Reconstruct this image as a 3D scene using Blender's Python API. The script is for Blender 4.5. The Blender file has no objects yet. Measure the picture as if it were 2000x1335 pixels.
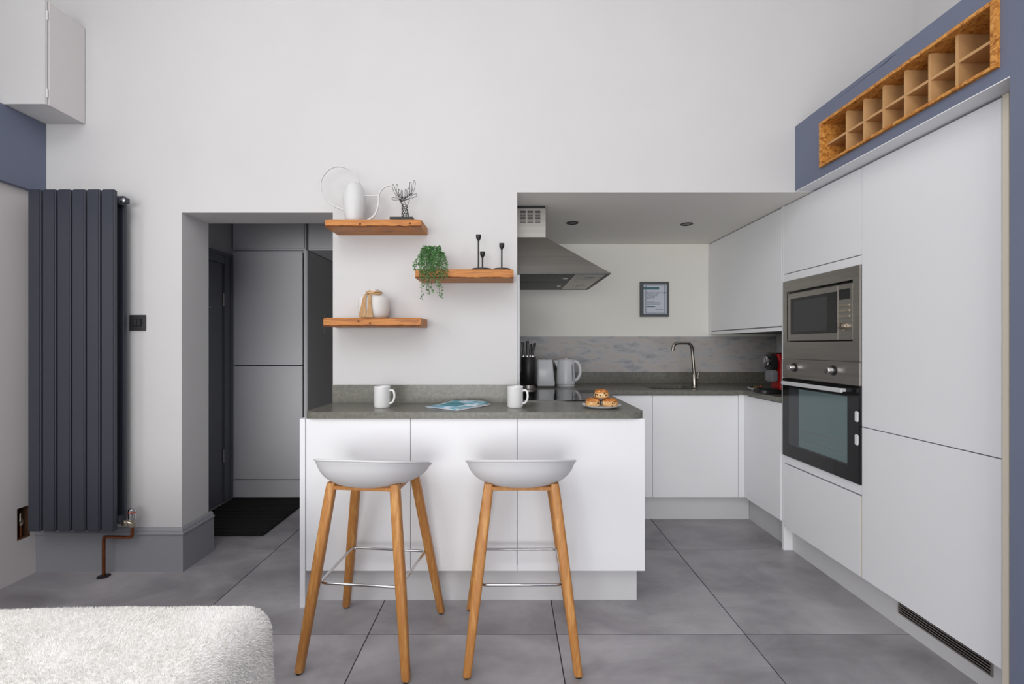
import bpy, bmesh, math, random
from mathutils import Vector, Matrix

random.seed(7)
S = bpy.context.scene
COL = S.collection
PI = math.pi

# ---------------------------------------------------------------- camera
CAM_H = 1.21
cd = bpy.data.cameras.new('camera')
cd.sensor_width = 36.0
cd.lens = 36.0 * 893 / 2000
cd.shift_x = 8 / 2000
cd.shift_y = 6.5 / 2000
cd.clip_start = 0.05
cam = bpy.data.objects.new('camera', cd)
cam.location = (0, 0, CAM_H)
cam.rotation_euler = (PI / 2, 0, 0)
COL.objects.link(cam)
S.camera = cam

# ---------------------------------------------------------------- world, lights, exposure
w = bpy.data.worlds.new('world')
S.world = w
w.use_nodes = True
w.node_tree.nodes['Background'].inputs[0].default_value = (0.80, 0.88, 1.0, 1)
w.node_tree.nodes['Background'].inputs[1].default_value = 0.3
S.view_settings.view_transform = 'Standard'
S.view_settings.look = 'None'
S.view_settings.gamma = 1.0
S.view_settings.use_curve_mapping = False
S.view_settings.exposure = 0.13


def area(name, loc, target, sx, sy, power, col):
    l = bpy.data.lights.new(name, 'AREA')
    l.shape = 'RECTANGLE'
    l.size, l.size_y, l.energy, l.color = sx, sy, power, col
    o = bpy.data.objects.new(name, l)
    o.location = loc
    o.rotation_euler = (Vector(target) - Vector(loc)).to_track_quat('-Z', 'Y').to_euler()
    COL.objects.link(o)
    return o


PW = (60, 140, 0, 62, 45)
# area lamps at unseen windows in roof, rear and side walls, added for daylight
area('added_roof_daylight', (-0.8, -0.9, 3.985), (-0.8, -0.9, 0), 2.3, 2.3, PW[0], (1.0, 0.99, 0.98))
area('added_rear_daylight', (-0.55, -4.34, 1.05), (-0.55, 3, 1.05), 3.4, 1.7, PW[1], (1.0, 0.985, 0.965))
area('added_side_daylight', (-2.94, -0.55, 2.25), (3, -0.55, 2.25), 2.3, 2.3, PW[3], (1.0, 0.99, 0.985))
area('added_right_daylight', (2.40, -2.0, 3.1), (-3, -2.0, 3.1), 2.3, 1.1, PW[4], (1.0, 0.99, 0.985))


# ---------------------------------------------------------------- materials
def lin(c):
    return tuple(((v / 255) / 12.92 if v / 255 <= 0.04045 else ((v / 255 + 0.055) / 1.055) ** 2.4) for v in c) + (1,)


def mat(name, rgb, rough=0.5, metal=0.0, rgb2=None, scale=(6, 6, 6), detail=4, bump=0.0, bscale=None,
        spec=0.5, coat=0.0, pos=(0.35, 0.65), per_object=False, ior=1.5, trans=0.0, rough2=None, distort=0.0):
    m = bpy.data.materials.new(name)
    m.use_nodes = True
    nt = m.node_tree
    b = nt.nodes['Principled BSDF']
    b.inputs['Base Color'].default_value = lin(rgb)
    b.inputs['Roughness'].default_value = rough
    b.inputs['Metallic'].default_value = metal
    b.inputs['IOR'].default_value = ior
    b.inputs['Specular IOR Level'].default_value = spec
    b.inputs['Coat Weight'].default_value = coat
    b.inputs['Transmission Weight'].default_value = trans
    if rgb2 is not None or bump or rough2 is not None:
        tc = nt.nodes.new('ShaderNodeTexCoord')
        mp = nt.nodes.new('ShaderNodeMapping')
        mp.inputs['Scale'].default_value = scale
        nt.links.new(tc.outputs['Object'], mp.inputs['Vector'])
        if per_object:
            oi = nt.nodes.new('ShaderNodeObjectInfo')
            mu = nt.nodes.new('ShaderNodeVectorMath')
            mu.operation = 'SCALE'
            mu.inputs['Scale'].default_value = 37.0
            cb = nt.nodes.new('ShaderNodeCombineXYZ')
            for i in range(3):
                nt.links.new(oi.outputs['Random'], cb.inputs[i])
            nt.links.new(cb.outputs[0], mu.inputs[0])
            nt.links.new(mu.outputs[0], mp.inputs['Location'])
        nz = nt.nodes.new('ShaderNodeTexNoise')
        nz.inputs['Scale'].default_value = 1.0
        nz.inputs['Detail'].default_value = detail
        nz.inputs['Roughness'].default_value = 0.6
        nz.inputs['Distortion'].default_value = distort
        nt.links.new(mp.outputs[0], nz.inputs['Vector'])
        if rgb2 is not None:
            rp = nt.nodes.new('ShaderNodeValToRGB')
            cols = [rgb] + (rgb2 if isinstance(rgb2, list) else [rgb2])
            el = rp.color_ramp.elements
            n = len(cols)
            while len(el) < n:
                el.new(0.5)
            for i, c in enumerate(cols):
                el[i].position = pos[0] + (pos[1] - pos[0]) * i / (n - 1)
                el[i].color = lin(c)
            nt.links.new(nz.outputs['Fac'], rp.inputs[0])
            nt.links.new(rp.outputs[0], b.inputs['Base Color'])
        if rough2 is not None:
            mr = nt.nodes.new('ShaderNodeMapRange')
            mr.inputs[1].default_value, mr.inputs[2].default_value = 0.3, 0.7
            mr.inputs[3].default_value, mr.inputs[4].default_value = rough, rough2
            nt.links.new(nz.outputs['Fac'], mr.inputs[0])
            nt.links.new(mr.outputs[0], b.inputs['Roughness'])
        if bump:
            src = nz
            if bscale:
                src = nt.nodes.new('ShaderNodeTexNoise')
                src.inputs['Scale'].default_value = bscale
                src.inputs['Detail'].default_value = 3
                nt.links.new(tc.outputs['Object'], src.inputs['Vector'])
            bp = nt.nodes.new('ShaderNodeBump')
            bp.inputs['Strength'].default_value = bump
            bp.inputs['Distance'].default_value = 0.004
            nt.links.new(src.outputs['Fac'], bp.inputs['Height'])
            nt.links.new(bp.outputs[0], b.inputs['Normal'])
    return m


def flakes(name, cols, scale):
    """strand board: random coloured flakes"""
    m = bpy.data.materials.new(name)
    m.use_nodes = True
    nt = m.node_tree
    b = nt.nodes['Principled BSDF']
    b.inputs['Roughness'].default_value = 0.6
    tc = nt.nodes.new('ShaderNodeTexCoord')
    mp = nt.nodes.new('ShaderNodeMapping')
    mp.inputs['Scale'].default_value = scale
    nz = nt.nodes.new('ShaderNodeTexNoise')
    nz.inputs['Scale'].default_value = 25
    mx = nt.nodes.new('ShaderNodeVectorMath')
    mx.operation = 'MULTIPLY_ADD'
    mx.inputs[1].default_value = (0.05, 0.05, 0.05)
    nt.links.new(tc.outputs['Object'], nz.inputs['Vector'])
    nt.links.new(nz.outputs['Color'], mx.inputs[0])
    nt.links.new(tc.outputs['Object'], mx.inputs[2])
    nt.links.new(mx.outputs[0], mp.inputs['Vector'])
    vo = nt.nodes.new('ShaderNodeTexVoronoi')
    vo.inputs['Scale'].default_value = 1
    nt.links.new(mp.outputs[0], vo.inputs['Vector'])
    sp = nt.nodes.new('ShaderNodeSeparateColor')
    nt.links.new(vo.outputs['Color'], sp.inputs[0])
    rp = nt.nodes.new('ShaderNodeValToRGB')
    el = rp.color_ramp.elements
    while len(el) < len(cols):
        el.new(0.5)
    for i, c in enumerate(cols):
        el[i].position = i / (len(cols) - 1)
        el[i].color = lin(c)
    nt.links.new(sp.outputs[0], rp.inputs[0])
    nt.links.new(rp.outputs[0], b.inputs['Base Color'])
    return m


M = {}
M['wall'] = mat('white_wall_paint', (205, 204, 204), 0.85, rgb2=(208, 207, 207), scale=(1.2, 1.2, 1.2), bump=0.05, bscale=90)
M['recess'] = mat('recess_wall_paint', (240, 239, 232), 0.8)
M['soffit'] = mat('lightened_soffit_paint', (240, 238, 232), 0.85)  # wall paint lightened here to offset the missing light on the soffit
M['ceiling'] = mat('ceiling_paint', (240, 240, 239), 0.9)
M['blue'] = mat('blue_grey_paint', (104, 111, 132), 0.6, rgb2=(108, 115, 136), scale=(2, 2, 2))
M['greige'] = mat('light_grey_panel_paint', (212, 207, 207), 0.7)
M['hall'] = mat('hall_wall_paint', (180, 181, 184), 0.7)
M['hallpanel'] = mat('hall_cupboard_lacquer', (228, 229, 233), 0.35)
M['halldark'] = mat('dark_grey_door_paint', (96, 98, 106), 0.5)
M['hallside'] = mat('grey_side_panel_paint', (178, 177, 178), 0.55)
M['skirt'] = mat('grey_skirting_paint', (146, 147, 153), 0.5)
M['white'] = mat('white_matt_lacquer', (236, 237, 240), 0.38)
M['carcass'] = mat('white_carcass_board', (205, 204, 200), 0.6)
M['cream'] = mat('cream_edge_band', (226, 217, 200), 0.5)
M['plinth'] = mat('white_plinth_board', (206, 206, 208), 0.45)
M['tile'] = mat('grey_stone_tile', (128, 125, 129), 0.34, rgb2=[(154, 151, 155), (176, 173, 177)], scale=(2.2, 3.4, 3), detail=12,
                pos=(0.32, 0.68), per_object=True, bump=0.06, bscale=60, rough2=0.46, distort=0.4)
M['grout'] = mat('dark_grout', (62, 61, 63), 0.9)
M['worktop'] = mat('grey_green_quartz', (100, 99, 91), 0.27, rgb2=[(108, 107, 99), (117, 116, 108)], scale=(60, 60, 60), detail=6)
M['splash'] = mat('weathered_concrete_laminate', (132, 134, 141), 0.45, rgb2=[(156, 158, 163), (178, 178, 181), (184, 177, 171), (158, 161, 168), (184, 184, 187)],
                  scale=(5.5, 6, 17), detail=14, pos=(0.27, 0.73), distort=0.15)
M['steel'] = mat('brushed_steel', (176, 172, 166), 0.34, 1.0, rgb2=(188, 184, 178), scale=(3, 3, 160), rough2=0.42)
M['steelh'] = mat('brushed_steel_hood', (150, 147, 143), 0.42, 1.0, rgb2=(160, 157, 152), scale=(2, 2, 120), rough2=0.5)
M['chrome'] = mat('polished_chrome', (205, 205, 207), 0.12, 1.0)
M['tapsteel'] = mat('brushed_nickel', (160, 154, 146), 0.25, 1.0)
M['mesh'] = mat('dark_filter_mesh', (92, 94, 92), 0.45, 0.8, rgb2=(70, 72, 70), scale=(300, 300, 10))
M['black'] = mat('black_plastic', (22, 22, 24), 0.4)
M['blackmetal'] = mat('black_painted_metal', (26, 26, 28), 0.45)
M['hobglass'] = mat('black_hob_glass', (10, 10, 11), 0.03, spec=0.7, ior=1.6)
M['ovenglass'] = mat('black_oven_glass', (16, 16, 18), 0.06, spec=0.45)
M['ovenwin'] = mat('teal_oven_window_reflection', (96, 116, 118), 0.1, spec=0.6)  # teal coating; base colour also carries the bright reflection of the bar
M['ovenwin2'] = mat('grey_oven_window_edge', (44, 48, 52), 0.1, spec=0.6)
M['mwglass'] = mat('microwave_window_glass', (30, 30, 31), 0.12, spec=0.5)
M['mwinner'] = mat('microwave_window_screen', (62, 63, 65), 0.3, spec=0.4)
M['radiator'] = mat('anthracite_radiator_enamel', (56, 59, 69), 0.42)
M['copper'] = mat('aged_copper', (170, 104, 68), 0.35, 1.0, rgb2=(128, 76, 50), scale=(30, 30, 30))
M['brass'] = mat('valve_nickel', (190, 180, 165), 0.25, 1.0)
M['amber'] = mat('valve_red_scale', (190, 74, 48), 0.4)
M['raw'] = mat('raw_plasterboard_edge', (104, 72, 48), 0.9, rgb2=(72, 48, 32), scale=(20, 20, 20))
M['oak'] = mat('rustic_oiled_oak', (186, 116, 50), 0.5, rgb2=[(150, 86, 36), (196, 128, 58), (172, 106, 46), (206, 142, 72)],
               scale=(3.5, 42, 42), detail=8, pos=(0.25, 0.75), per_object=True, bump=0.25, distort=0.6)
M['bark'] = mat('dark_waney_edge', (92, 50, 24), 0.8, rgb2=(126, 72, 34), scale=(30, 30, 30))
M['leg'] = mat('oiled_oak_leg', (190, 132, 70), 0.45, rgb2=[(174, 116, 58), (202, 148, 84)], scale=(50, 50, 3.5), detail=6, per_object=True)
M['osb'] = flakes('oriented_strand_board', [(150, 88, 28), (196, 130, 52), (214, 150, 70), (176, 108, 40), (222, 168, 92)], (130, 70, 140))
M['mdf'] = mat('mdf_divider', (196, 152, 102), 0.7, rgb2=(204, 160, 110), scale=(8, 8, 8))
M['shell'] = mat('white_polypropylene', (214, 214, 216), 0.5)
M['ceramic'] = mat('white_glazed_ceramic', (226, 226, 226), 0.18, coat=0.3)
M['mattwhite'] = mat('matt_white_metal', (222, 222, 222), 0.45)
M['canwhite'] = mat('satin_white_enamel', (208, 208, 208), 0.4)
M['vase'] = mat('white_stoneware', (224, 221, 218), 0.55)
M['raffia'] = mat('natural_raffia', (214, 180, 140), 0.85, rgb2=(186, 148, 106), scale=(200, 200, 20))
M['leaf'] = mat('green_leaf', (84, 134, 78), 0.45, rgb2=[(62, 110, 60), (116, 164, 104)], scale=(60, 60, 60))
M['stem'] = mat('green_stem', (96, 118, 66), 0.6)
M['pot'] = mat('pale_grey_pot', (196, 192, 190), 0.7)
M['soil'] = mat('dark_soil', (50, 38, 30), 0.9)
M['whiteplastic'] = mat('white_gloss_plastic', (220, 222, 226), 0.28)
M['gauge'] = mat('grey_gauge_strip', (110, 114, 120), 0.2)
M['red'] = mat('red_gloss_plastic', (150, 8, 14), 0.2, coat=0.4)
M['smoke'] = mat('grey_tank_plastic', (110, 110, 114), 0.25)
M['gold'] = mat('gold_foil', (206, 160, 84), 0.35, 1.0)
M['orange'] = mat('copper_foil', (196, 110, 70), 0.35, 1.0)
M['bread'] = mat('baked_scone', (226, 190, 138), 0.8, rgb2=[(206, 152, 92), (236, 208, 164)], scale=(40, 40, 40), detail=5, bump=0.5)
M['crust'] = mat('golden_crust', (196, 122, 48), 0.55, rgb2=[(170, 94, 30), (222, 160, 86)], scale=(50, 50, 50), detail=5, bump=0.4)
M['raisin'] = mat('raisin', (48, 26, 18), 0.5)
M['frame'] = mat('grey_picture_frame', (82, 86, 90), 0.5)
M['paper'] = mat('pale_printed_paper', (206, 212, 224), 0.35)
M['teal'] = mat('teal_print', (70, 112, 122), 0.5)
M['ink'] = mat('grey_blue_print', (96, 110, 128), 0.6)
M['magblue'] = mat('brochure_blue_print', (230, 238, 246), 0.3, rgb2=[(150, 196, 222), (34, 142, 160), (226, 236, 244), (70, 120, 170)], scale=(9, 14, 10), detail=2, pos=(0.3, 0.7))
M['magwhite'] = mat('brochure_white_page', (226, 230, 236), 0.3)
M['magteal'] = mat('brochure_teal_print', (24, 130, 146), 0.3)
M['matblack'] = mat('black_door_mat', (16, 16, 17), 0.95, rgb2=(26, 26, 27), scale=(40, 300, 40), bump=0.4)
M['fur'] = mat('white_faux_fur', (250, 249, 247), 0.9, spec=0.15)
M['furlong'] = mat('white_faux_fur_pile', (252, 251, 249), 0.9, spec=0.1, rgb2=(247, 244, 240), scale=(5, 5, 5))
M['bench'] = mat('grey_upholstery', (150, 148, 146), 0.9)
M['switch'] = mat('pewter_switch_plate', (92, 92, 94), 0.35, 0.7)
M['lens'] = mat('downlight_lens', (70, 68, 64), 0.3)
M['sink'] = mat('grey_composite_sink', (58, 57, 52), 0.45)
M['edge'] = mat('pale_panel_edge', (206, 208, 210), 0.35)


# ---------------------------------------------------------------- mesh helpers
def box(bm, x0, x1, y0, y1, z0, z1, bev=0.0, seg=2):
    vs = [bm.verts.new((x, y, z)) for x in (x0, x1) for y in (y0, y1) for z in (z0, z1)]
    fs = []
    for q in ((0, 1, 3, 2), (4, 6, 7, 5), (0, 4, 5, 1), (2, 3, 7, 6), (0, 2, 6, 4), (1, 5, 7, 3)):
        fs.append(bm.faces.new([vs[i] for i in q]))
    if bev > 0:
        es = list({e for f in fs for e in f.edges})
        bmesh.ops.bevel(bm, geom=es, offset=bev, segments=seg, affect='EDGES', clamp_overlap=True)
    return vs


def new():
    return bmesh.new()


def bx(*a, **k):
    bm = bmesh.new()
    box(bm, *a, **k)
    return bm


def ring_frame(axis_u, bm, u0, u1, v0, v1, iu0, iu1, iv0, iv1, d0, d1, bev=0.0):
    """rectangular ring; axis_u 'X' -> plane XZ with depth Y, 'Y' -> plane YZ with depth X"""
    def b(a0, a1, c0, c1):
        if axis_u == 'X':
            box(bm, a0, a1, d0, d1, c0, c1, bev)
        else:
            box(bm, d0, d1, a0, a1, c0, c1, bev)
    b(u0, u1, v0, iv0)
    b(u0, u1, iv1, v1)
    b(u0, iu0, iv0, iv1)
    b(iu1, u1, iv0, iv1)


def tube(bm, pts, r, n=10, closed=False, cap=True):
    """round tube along a polyline; r number or list"""
    P = [Vector(p) for p in pts]
    N = len(P)
    rs = r if isinstance(r, (list, tuple)) else [r] * N
    rings = []
    prev = None
    for i in range(N):
        if closed:
            t = (P[(i + 1) % N] - P[i - 1]).normalized()
        else:
            a = P[max(i - 1, 0)]
            c = P[min(i + 1, N - 1)]
            t = (c - a).normalized()
        if prev is None:
            up = Vector((0, 0, 1)) if abs(t.z) < 0.9 else Vector((0, 1, 0))
            nrm = t.cross(up).normalized()
        else:
            nrm = (prev - t * prev.dot(t))
            nrm = nrm.normalized() if nrm.length > 1e-6 else t.orthogonal().normalized()
        prev = nrm
        bn = t.cross(nrm)
        rings.append([bm.verts.new(P[i] + (nrm * math.cos(2 * PI * k / n) + bn * math.sin(2 * PI * k / n)) * rs[i]) for k in range(n)])
    m = N if closed else N - 1
    for i in range(m):
        a, b = rings[i], rings[(i + 1) % N]
        for k in range(n):
            bm.faces.new((a[k], a[(k + 1) % n], b[(k + 1) % n], b[k]))
    if cap and not closed:
        bm.faces.new(list(reversed(rings[0])))
        bm.faces.new(rings[-1])


def lathe(bm, prof, n=32, c=(0, 0, 0), axis='Z', cap=True, sx=1.0, sy=1.0):
    rings = []
    for r, h in prof:
        ring = []
        for k in range(n):
            a = 2 * PI * k / n
            u, v = r * math.cos(a) * sx, r * math.sin(a) * sy
            if axis == 'Z':
                p = (c[0] + u, c[1] + v, c[2] + h)
            elif axis == 'Y':
                p = (c[0] + u, c[1] + h, c[2] + v)
            else:
                p = (c[0] + h, c[1] + u, c[2] + v)
            ring.append(bm.verts.new(p))
        rings.append(ring)
    for a, b in zip(rings, rings[1:]):
        for k in range(n):
            bm.faces.new((a[k], a[(k + 1) % n], b[(k + 1) % n], b[k]))
    if cap:
        bm.faces.new(list(reversed(rings[0])))
        bm.faces.new(rings[-1])


def spline(pts, sub=6, closed=False):
    P = [Vector(p) for p in pts]
    n = len(P)
    out = []
    rng = n if closed else n - 1
    for i in range(rng):
        p0 = P[(i - 1) % n] if closed or i > 0 else P[0]
        p1, p2 = P[i], P[(i + 1) % n]
        p3 = P[(i + 2) % n] if closed or i + 2 < n else P[-1]
        for s in range(sub):
            t = s / sub
            out.append(0.5 * ((2 * p1) + (p2 - p0) * t + (2 * p0 - 5 * p1 + 4 * p2 - p3) * t * t + (3 * p1 - p0 - 3 * p2 + p3) * t ** 3))
    if not closed:
        out.append(P[-1])
    return out


def prism(bm, outer, z0, z1, holes=()):
    edges = []
    for loop in [outer] + list(holes):
        vs = [bm.verts.new((p[0], p[1], z0)) for p in loop]
        for i in range(len(vs)):
            edges.append(bm.edges.new((vs[i], vs[(i + 1) % len(vs)])))
    r = bmesh.ops.triangle_fill(bm, use_beauty=True, use_dissolve=False, edges=edges)
    fs = [g for g in r['geom'] if isinstance(g, bmesh.types.BMFace)]
    e = bmesh.ops.extrude_face_region(bm, geom=fs)
    vs = [g for g in e['geom'] if isinstance(g, bmesh.types.BMVert)]
    bmesh.ops.translate(bm, vec=(0, 0, z1 - z0), verts=vs)
    bmesh.ops.recalc_face_normals(bm, faces=bm.faces)


def root_offset(p):
    v = Vector((0, 0, 0))
    while p is not None:
        v += p.location
        p = p.parent
    return v


def obj(name, bm, material, parent=None, world=True, smooth=None, recalc=True):
    """link a bmesh as ONE mesh object; world coordinates are turned into the parent's"""
    if recalc:
        bmesh.ops.recalc_face_normals(bm, faces=bm.faces)
    if parent is not None and world:
        bmesh.ops.translate(bm, vec=-root_offset(parent), verts=bm.verts)
    me = bpy.data.meshes.new(name)
    bm.to_mesh(me)
    bm.free()
    me.materials.append(M[material] if isinstance(material, str) else material)
    if smooth is not None:
        me.shade_smooth()
        me.set_sharp_from_angle(angle=math.radians(smooth))
    o = bpy.data.objects.new(name, me)
    COL.objects.link(o)
    o.parent = parent
    return o


def tag(o, label, cat, group=None):
    o['label'] = label
    o['category'] = cat
    if group:
        o['group'] = group
    return o


def thing(name, label, cat, loc=(0, 0, 0), rotz=0.0, group=None):
    o = bpy.data.objects.new(name, None)
    o.empty_display_size = 0.05
    COL.objects.link(o)
    o.location = loc
    o.rotation_euler = (0, 0, rotz)
    return tag(o, label, cat, group)


def struct(name, bm, material, parent=None, smooth=None):
    o = obj(name, bm, material, parent, smooth=smooth)
    if parent is None:
        o['kind'] = 'structure'
    return o


def copy_tree(o, parent=None):
    c = o.copy()
    COL.objects.link(c)
    c.parent = parent
    for ch in list(o.children):
        copy_tree(ch, c)
    return c


def rounded(pts, radii, seg=7):
    """polygon with rounded corners"""
    out = []
    n = len(pts)
    for i in range(n):
        p, a, b = Vector(pts[i]), Vector(pts[i - 1]), Vector(pts[(i + 1) % n])
        r = radii[i]
        if r <= 0:
            out.append((p.x, p.y))
            continue
        da, db = (a - p).normalized(), (b - p).normalized()
        s, e = p + da * r, p + db * r
        for k in range(seg + 1):
            t = k / seg
            q = (1 - t) ** 2 * s + 2 * (1 - t) * t * p + t * t * e
            # blend the quadratic towards a circular arc
            out.append((q.x, q.y))
    return out


# ---------------------------------------------------------------- key planes (metres, camera above the origin)
YW = 2.46        # face of the shelf wall
YP = 2.1145      # face of the breakfast bar panels
YB = 3.14        # face of the sink-run doors
YR = 3.72        # rear wall of the kitchen recess
XR = 1.63        # face of the tall units
XF = 1.545       # face of the blue bulkhead and pier
ZS = 2.035       # soffit
ZT = 0.903       # worktop surface
XL0 = -2.7       # left wall (behind the frame)
YREAR = -4.2
ZC = 3.9

# ================================================================ THE SETTING
# floor: grout bed with individual tiles
fx0, fx1, fy0, fy1 = XL0, 2.18, YREAR, 4.8
floor = struct('floor', bx(fx0 - 0.4, fx1, fy0, fy1, -0.06, -0.0035), 'grout')
TX, TY, TS, TS2, G = 0.205, 1.916, 0.79, 0.795, 0.0022
xs = [TX + TS * k for k in range(-5, 4) if k != -3]
ys = [TY + TS2 * k for k in range(-9, 5)]
tile_cache = {}
for i in range(len(xs) - 1):
    for j in range(len(ys) - 1):
        a0, a1 = max(xs[i], fx0), min(xs[i + 1], fx1)
        b0, b1 = max(ys[j], fy0), min(ys[j + 1], fy1)
        if a1 - a0 < 0.05 or b1 - b0 < 0.05:
            continue
        wx, wy = round(a1 - a0 - 2 * G, 4), round(b1 - b0 - 2 * G, 4)
        if (wx, wy) not in tile_cache:
            t = obj('tile', bx(-wx / 2, wx / 2, -wy / 2, wy / 2, -0.0035, 0.0, bev=0.0008, seg=1), 'tile', floor, world=False)
            tile_cache[(wx, wy)] = t
        else:
            t = tile_cache[(wx, wy)].copy()
            COL.objects.link(t)
            t.parent = floor
        t.location = ((a0 + a1) / 2, (b0 + b1) / 2, 0)

# main wall with the doorway and the kitchen recess
bm = new()
box(bm, -3.22, -1.7547, YW, 2.68, 0, ZC)
box(bm, -1.7547, -0.942, YW, 2.68, 1.9235, ZC)
box(bm, -0.942, 0.05, YW, 4.8, 0, ZC)
box(bm, 0.05, 2.3, YW, 2.472, ZS - 0.003, ZC)
box(bm, 0.05, 2.3, 2.472, 2.60, ZS + 0.06, ZC)
struct('wall_back', bm, 'wall')
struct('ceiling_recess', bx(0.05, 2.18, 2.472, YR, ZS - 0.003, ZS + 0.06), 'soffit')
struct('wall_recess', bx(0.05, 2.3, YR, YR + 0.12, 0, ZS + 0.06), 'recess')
bm = new()
for a in ((YREAR, -3.2, 0, ZC), (-0.8, YR, 0, ZC), (-3.2, -0.8, 0, 2.5), (-3.2, -0.8, 3.7, ZC)):
    box(bm, 2.18, 2.3, *a)
struct('wall_right', bm, 'wall')
bm = new()
for a in ((-3.22, -1.95, YREAR - 0.12, 2.60), (0.35, 2.3, YREAR - 0.12, 2.60), (-1.95, 0.35, YREAR - 0.12, -2.05), (-1.95, 0.35, 0.25, 2.60)):
    box(bm, a[0], a[1], a[2], a[3], ZC, ZC + 0.1)
struct('ceiling', bm, 'ceiling')
bm = new()
for a in ((-1.95, -1.89, -2.05, 0.25), (0.29, 0.35, -2.05, 0.25), (-1.89, 0.29, -2.05, -1.99), (-1.89, 0.29, 0.19, 0.25), (-0.83, -0.77, -1.99, 0.19)):
    box(bm, a[0], a[1], a[2], a[3], ZC + 0.02, ZC + 0.08)
struct('added_roof_window', bm, 'mattwhite')  # unseen roof window, added to let light fall from above

# blue bulkhead and pier on the right, with the opening for the bottle rack
bm = new()
box(bm, XF, 2.18, YREAR, 1.408, 0, 2.385)
box(bm, XF, XF + 0.025, 1.408, YW, ZS + 0.003, 2.0825)
box(bm, XF, XF + 0.025, 1.408, YW, 2.3025, 2.385)
box(bm, XF, XF + 0.025, 1.408, 1.4345, 2.0825, 2.3025)
box(bm, XF, XF + 0.025, 2.252, YW, 2.0825, 2.3025)
box(bm, XF + 0.025, 2.18, 1.408, YW, 2.36, 2.385)
bh = struct('wall_right_bulkhead', bm, 'blue')
bm = new()
tube(bm, [(XF - 0.0002, 2.13, 2.3635), (XF - 0.0002, 1.98, 2.366), (XF - 0.0002, 1.90, 2.3655), (XF - 0.0002, 1.877, 2.3650), (XF - 0.0002, 1.85, 2.3680), (XF - 0.0002, 1.82, 2.3690)], [0.0003, 0.0006, 0.0006, 0.0014, 0.0012, 0.0005], 6)
obj('paint_crack', bm, 'black', bh)
struct('trim_1', bx(XF, 2.18, 1.408, YW, ZS, ZS + 0.003), 'white')

# left side: blue bulkhead over a recessed pale panel with a rough cut-out for a pipe
struct('wall_left_bulkhead', bx(-3.1, -2.484, 1.2, YW, 2.02, 2.397), 'blue')
bm = new()
box(bm, -2.60, -2.52, 1.2, 2.347, 0, 2.02)
box(bm, -2.60, -2.52, 2.413, YW, 0, 2.02)
box(bm, -2.60, -2.52, 2.347, 2.413, 0.37, 2.02)
box(bm, -2.60, -2.52, 2.347, 2.413, 0, 0.205)
wl = struct('wall_left_panel', bm, 'greige')
obj('pipe_cutout', bx(-2.66, -2.60, 2.347, 2.413, 0.205, 0.37), 'raw', wl)
bm = new()
for a in ((2.3475, 2.3525, 0.205, 0.37), (2.4075, 2.4125, 0.205, 0.37)):
    box(bm, -2.60, -2.5215, a[0], a[1], a[2], a[3])
box(bm, -2.60, -2.5215, 2.3525, 2.4075, 0.205, 0.21)
obj('cutout_edge', bm, 'raw', wl)
bm = new()
tube(bm, [(-2.545, 2.385, 0.21), (-2.545, 2.385, 0.30)], 0.008)
obj('copper_stub', bm, 'copper', wl, smooth=40)
bm = new()
lathe(bm, [(0.010, 0.27), (0.013, 0.275), (0.013, 0.30), (0.009, 0.305), (0.009, 0.33), (0.004, 0.336)], 14, (-2.545, 2.385, 0))
obj('lockshield_valve', bm, 'brass', wl, smooth=40)
bm = new()
box(bm, -3.22, -3.1, 1.1, YW, 0, ZC)
box(bm, -3.1, -2.7, 1.1, 1.2, 0, ZC)
for a in ((YREAR, -1.7, 0, ZC), (0.6, 1.1, 0, ZC), (-1.7, 0.6, 0, 1.1), (-1.7, 0.6, 3.4, ZC)):
    box(bm, -2.82, -2.7, *a)
struct('wall_left', bm, 'wall')
bm = new()
for a in ((-2.82, -2.3, 0, ZC), (1.2, 2.3, 0, ZC), (-2.3, 1.2, 0, 0.15), (-2.3, 1.2, 1.95, ZC)):
    box(bm, a[0], a[1], YREAR - 0.12, YREAR, a[2], a[3])
struct('wall_front', bm, 'wall')
bm = new()
ring_frame('X', bm, -2.3, 1.2, 0.15, 1.95, -2.24, 1.14, 0.21, 1.89, YREAR - 0.1, YREAR - 0.04)
w1 = struct('added_rear_window', bm, 'mattwhite')  # unseen rear window, added to let frontal daylight in
for k in range(3):
    x = -2.24 + 3.38 * (k + 1) / 4
    obj('mullion', bx(x - 0.02, x + 0.02, YREAR - 0.09, YREAR - 0.05, 0.21, 1.89), 'mattwhite', w1)
bm = new()
ring_frame('Y', bm, -3.2, -0.8, 2.5, 3.7, -3.14, -0.86, 2.56, 3.64, 2.2, 2.26)
struct('added_right_window', bm, 'mattwhite')  # unseen high window, added to brighten surfaces that face right
bm = new()
ring_frame('Y', bm, -1.7, 0.6, 1.1, 3.4, -1.64, 0.54, 1.16, 3.34, -2.80, -2.74)
w2 = struct('added_left_window', bm, 'mattwhite')  # unseen left window, added for daylight from that side
obj('mullion', bx(-2.79, -2.75, -0.57, -0.53, 1.16, 3.34), 'mattwhite', w2)

# skirting: swept profile round the doorway jamb
prof = [(0.019, 0.0), (0.019, 0.192), (0.022, 0.197), (0.024, 0.203), (0.022, 0.210), (0.016, 0.213), (0.016, 0.218), (0.012, 0.226), (0.006, 0.232), (0.0, 0.233)]
bm = new()
secs = []
for (px, py, dx, dy) in ((-2.519, YW, 0, -1), (-1.7547, YW, 1, -1), (-1.7547, 2.70, 1, 0)):
    secs.append([bm.verts.new((px + dx * o_, py + dy * o_, z)) for o_, z in prof] + [bm.verts.new((px, py, 0))])
for a, b in zip(secs, secs[1:]):
    for k in range(len(a)):
        bm.faces.new((a[k], a[(k + 1) % len(a)], b[(k + 1) % len(a)], b[k]))
bm.faces.new(secs[0])
bm.faces.new(list(reversed(secs[-1])))
struct('baseboard_left', bm, 'skirt')

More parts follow.
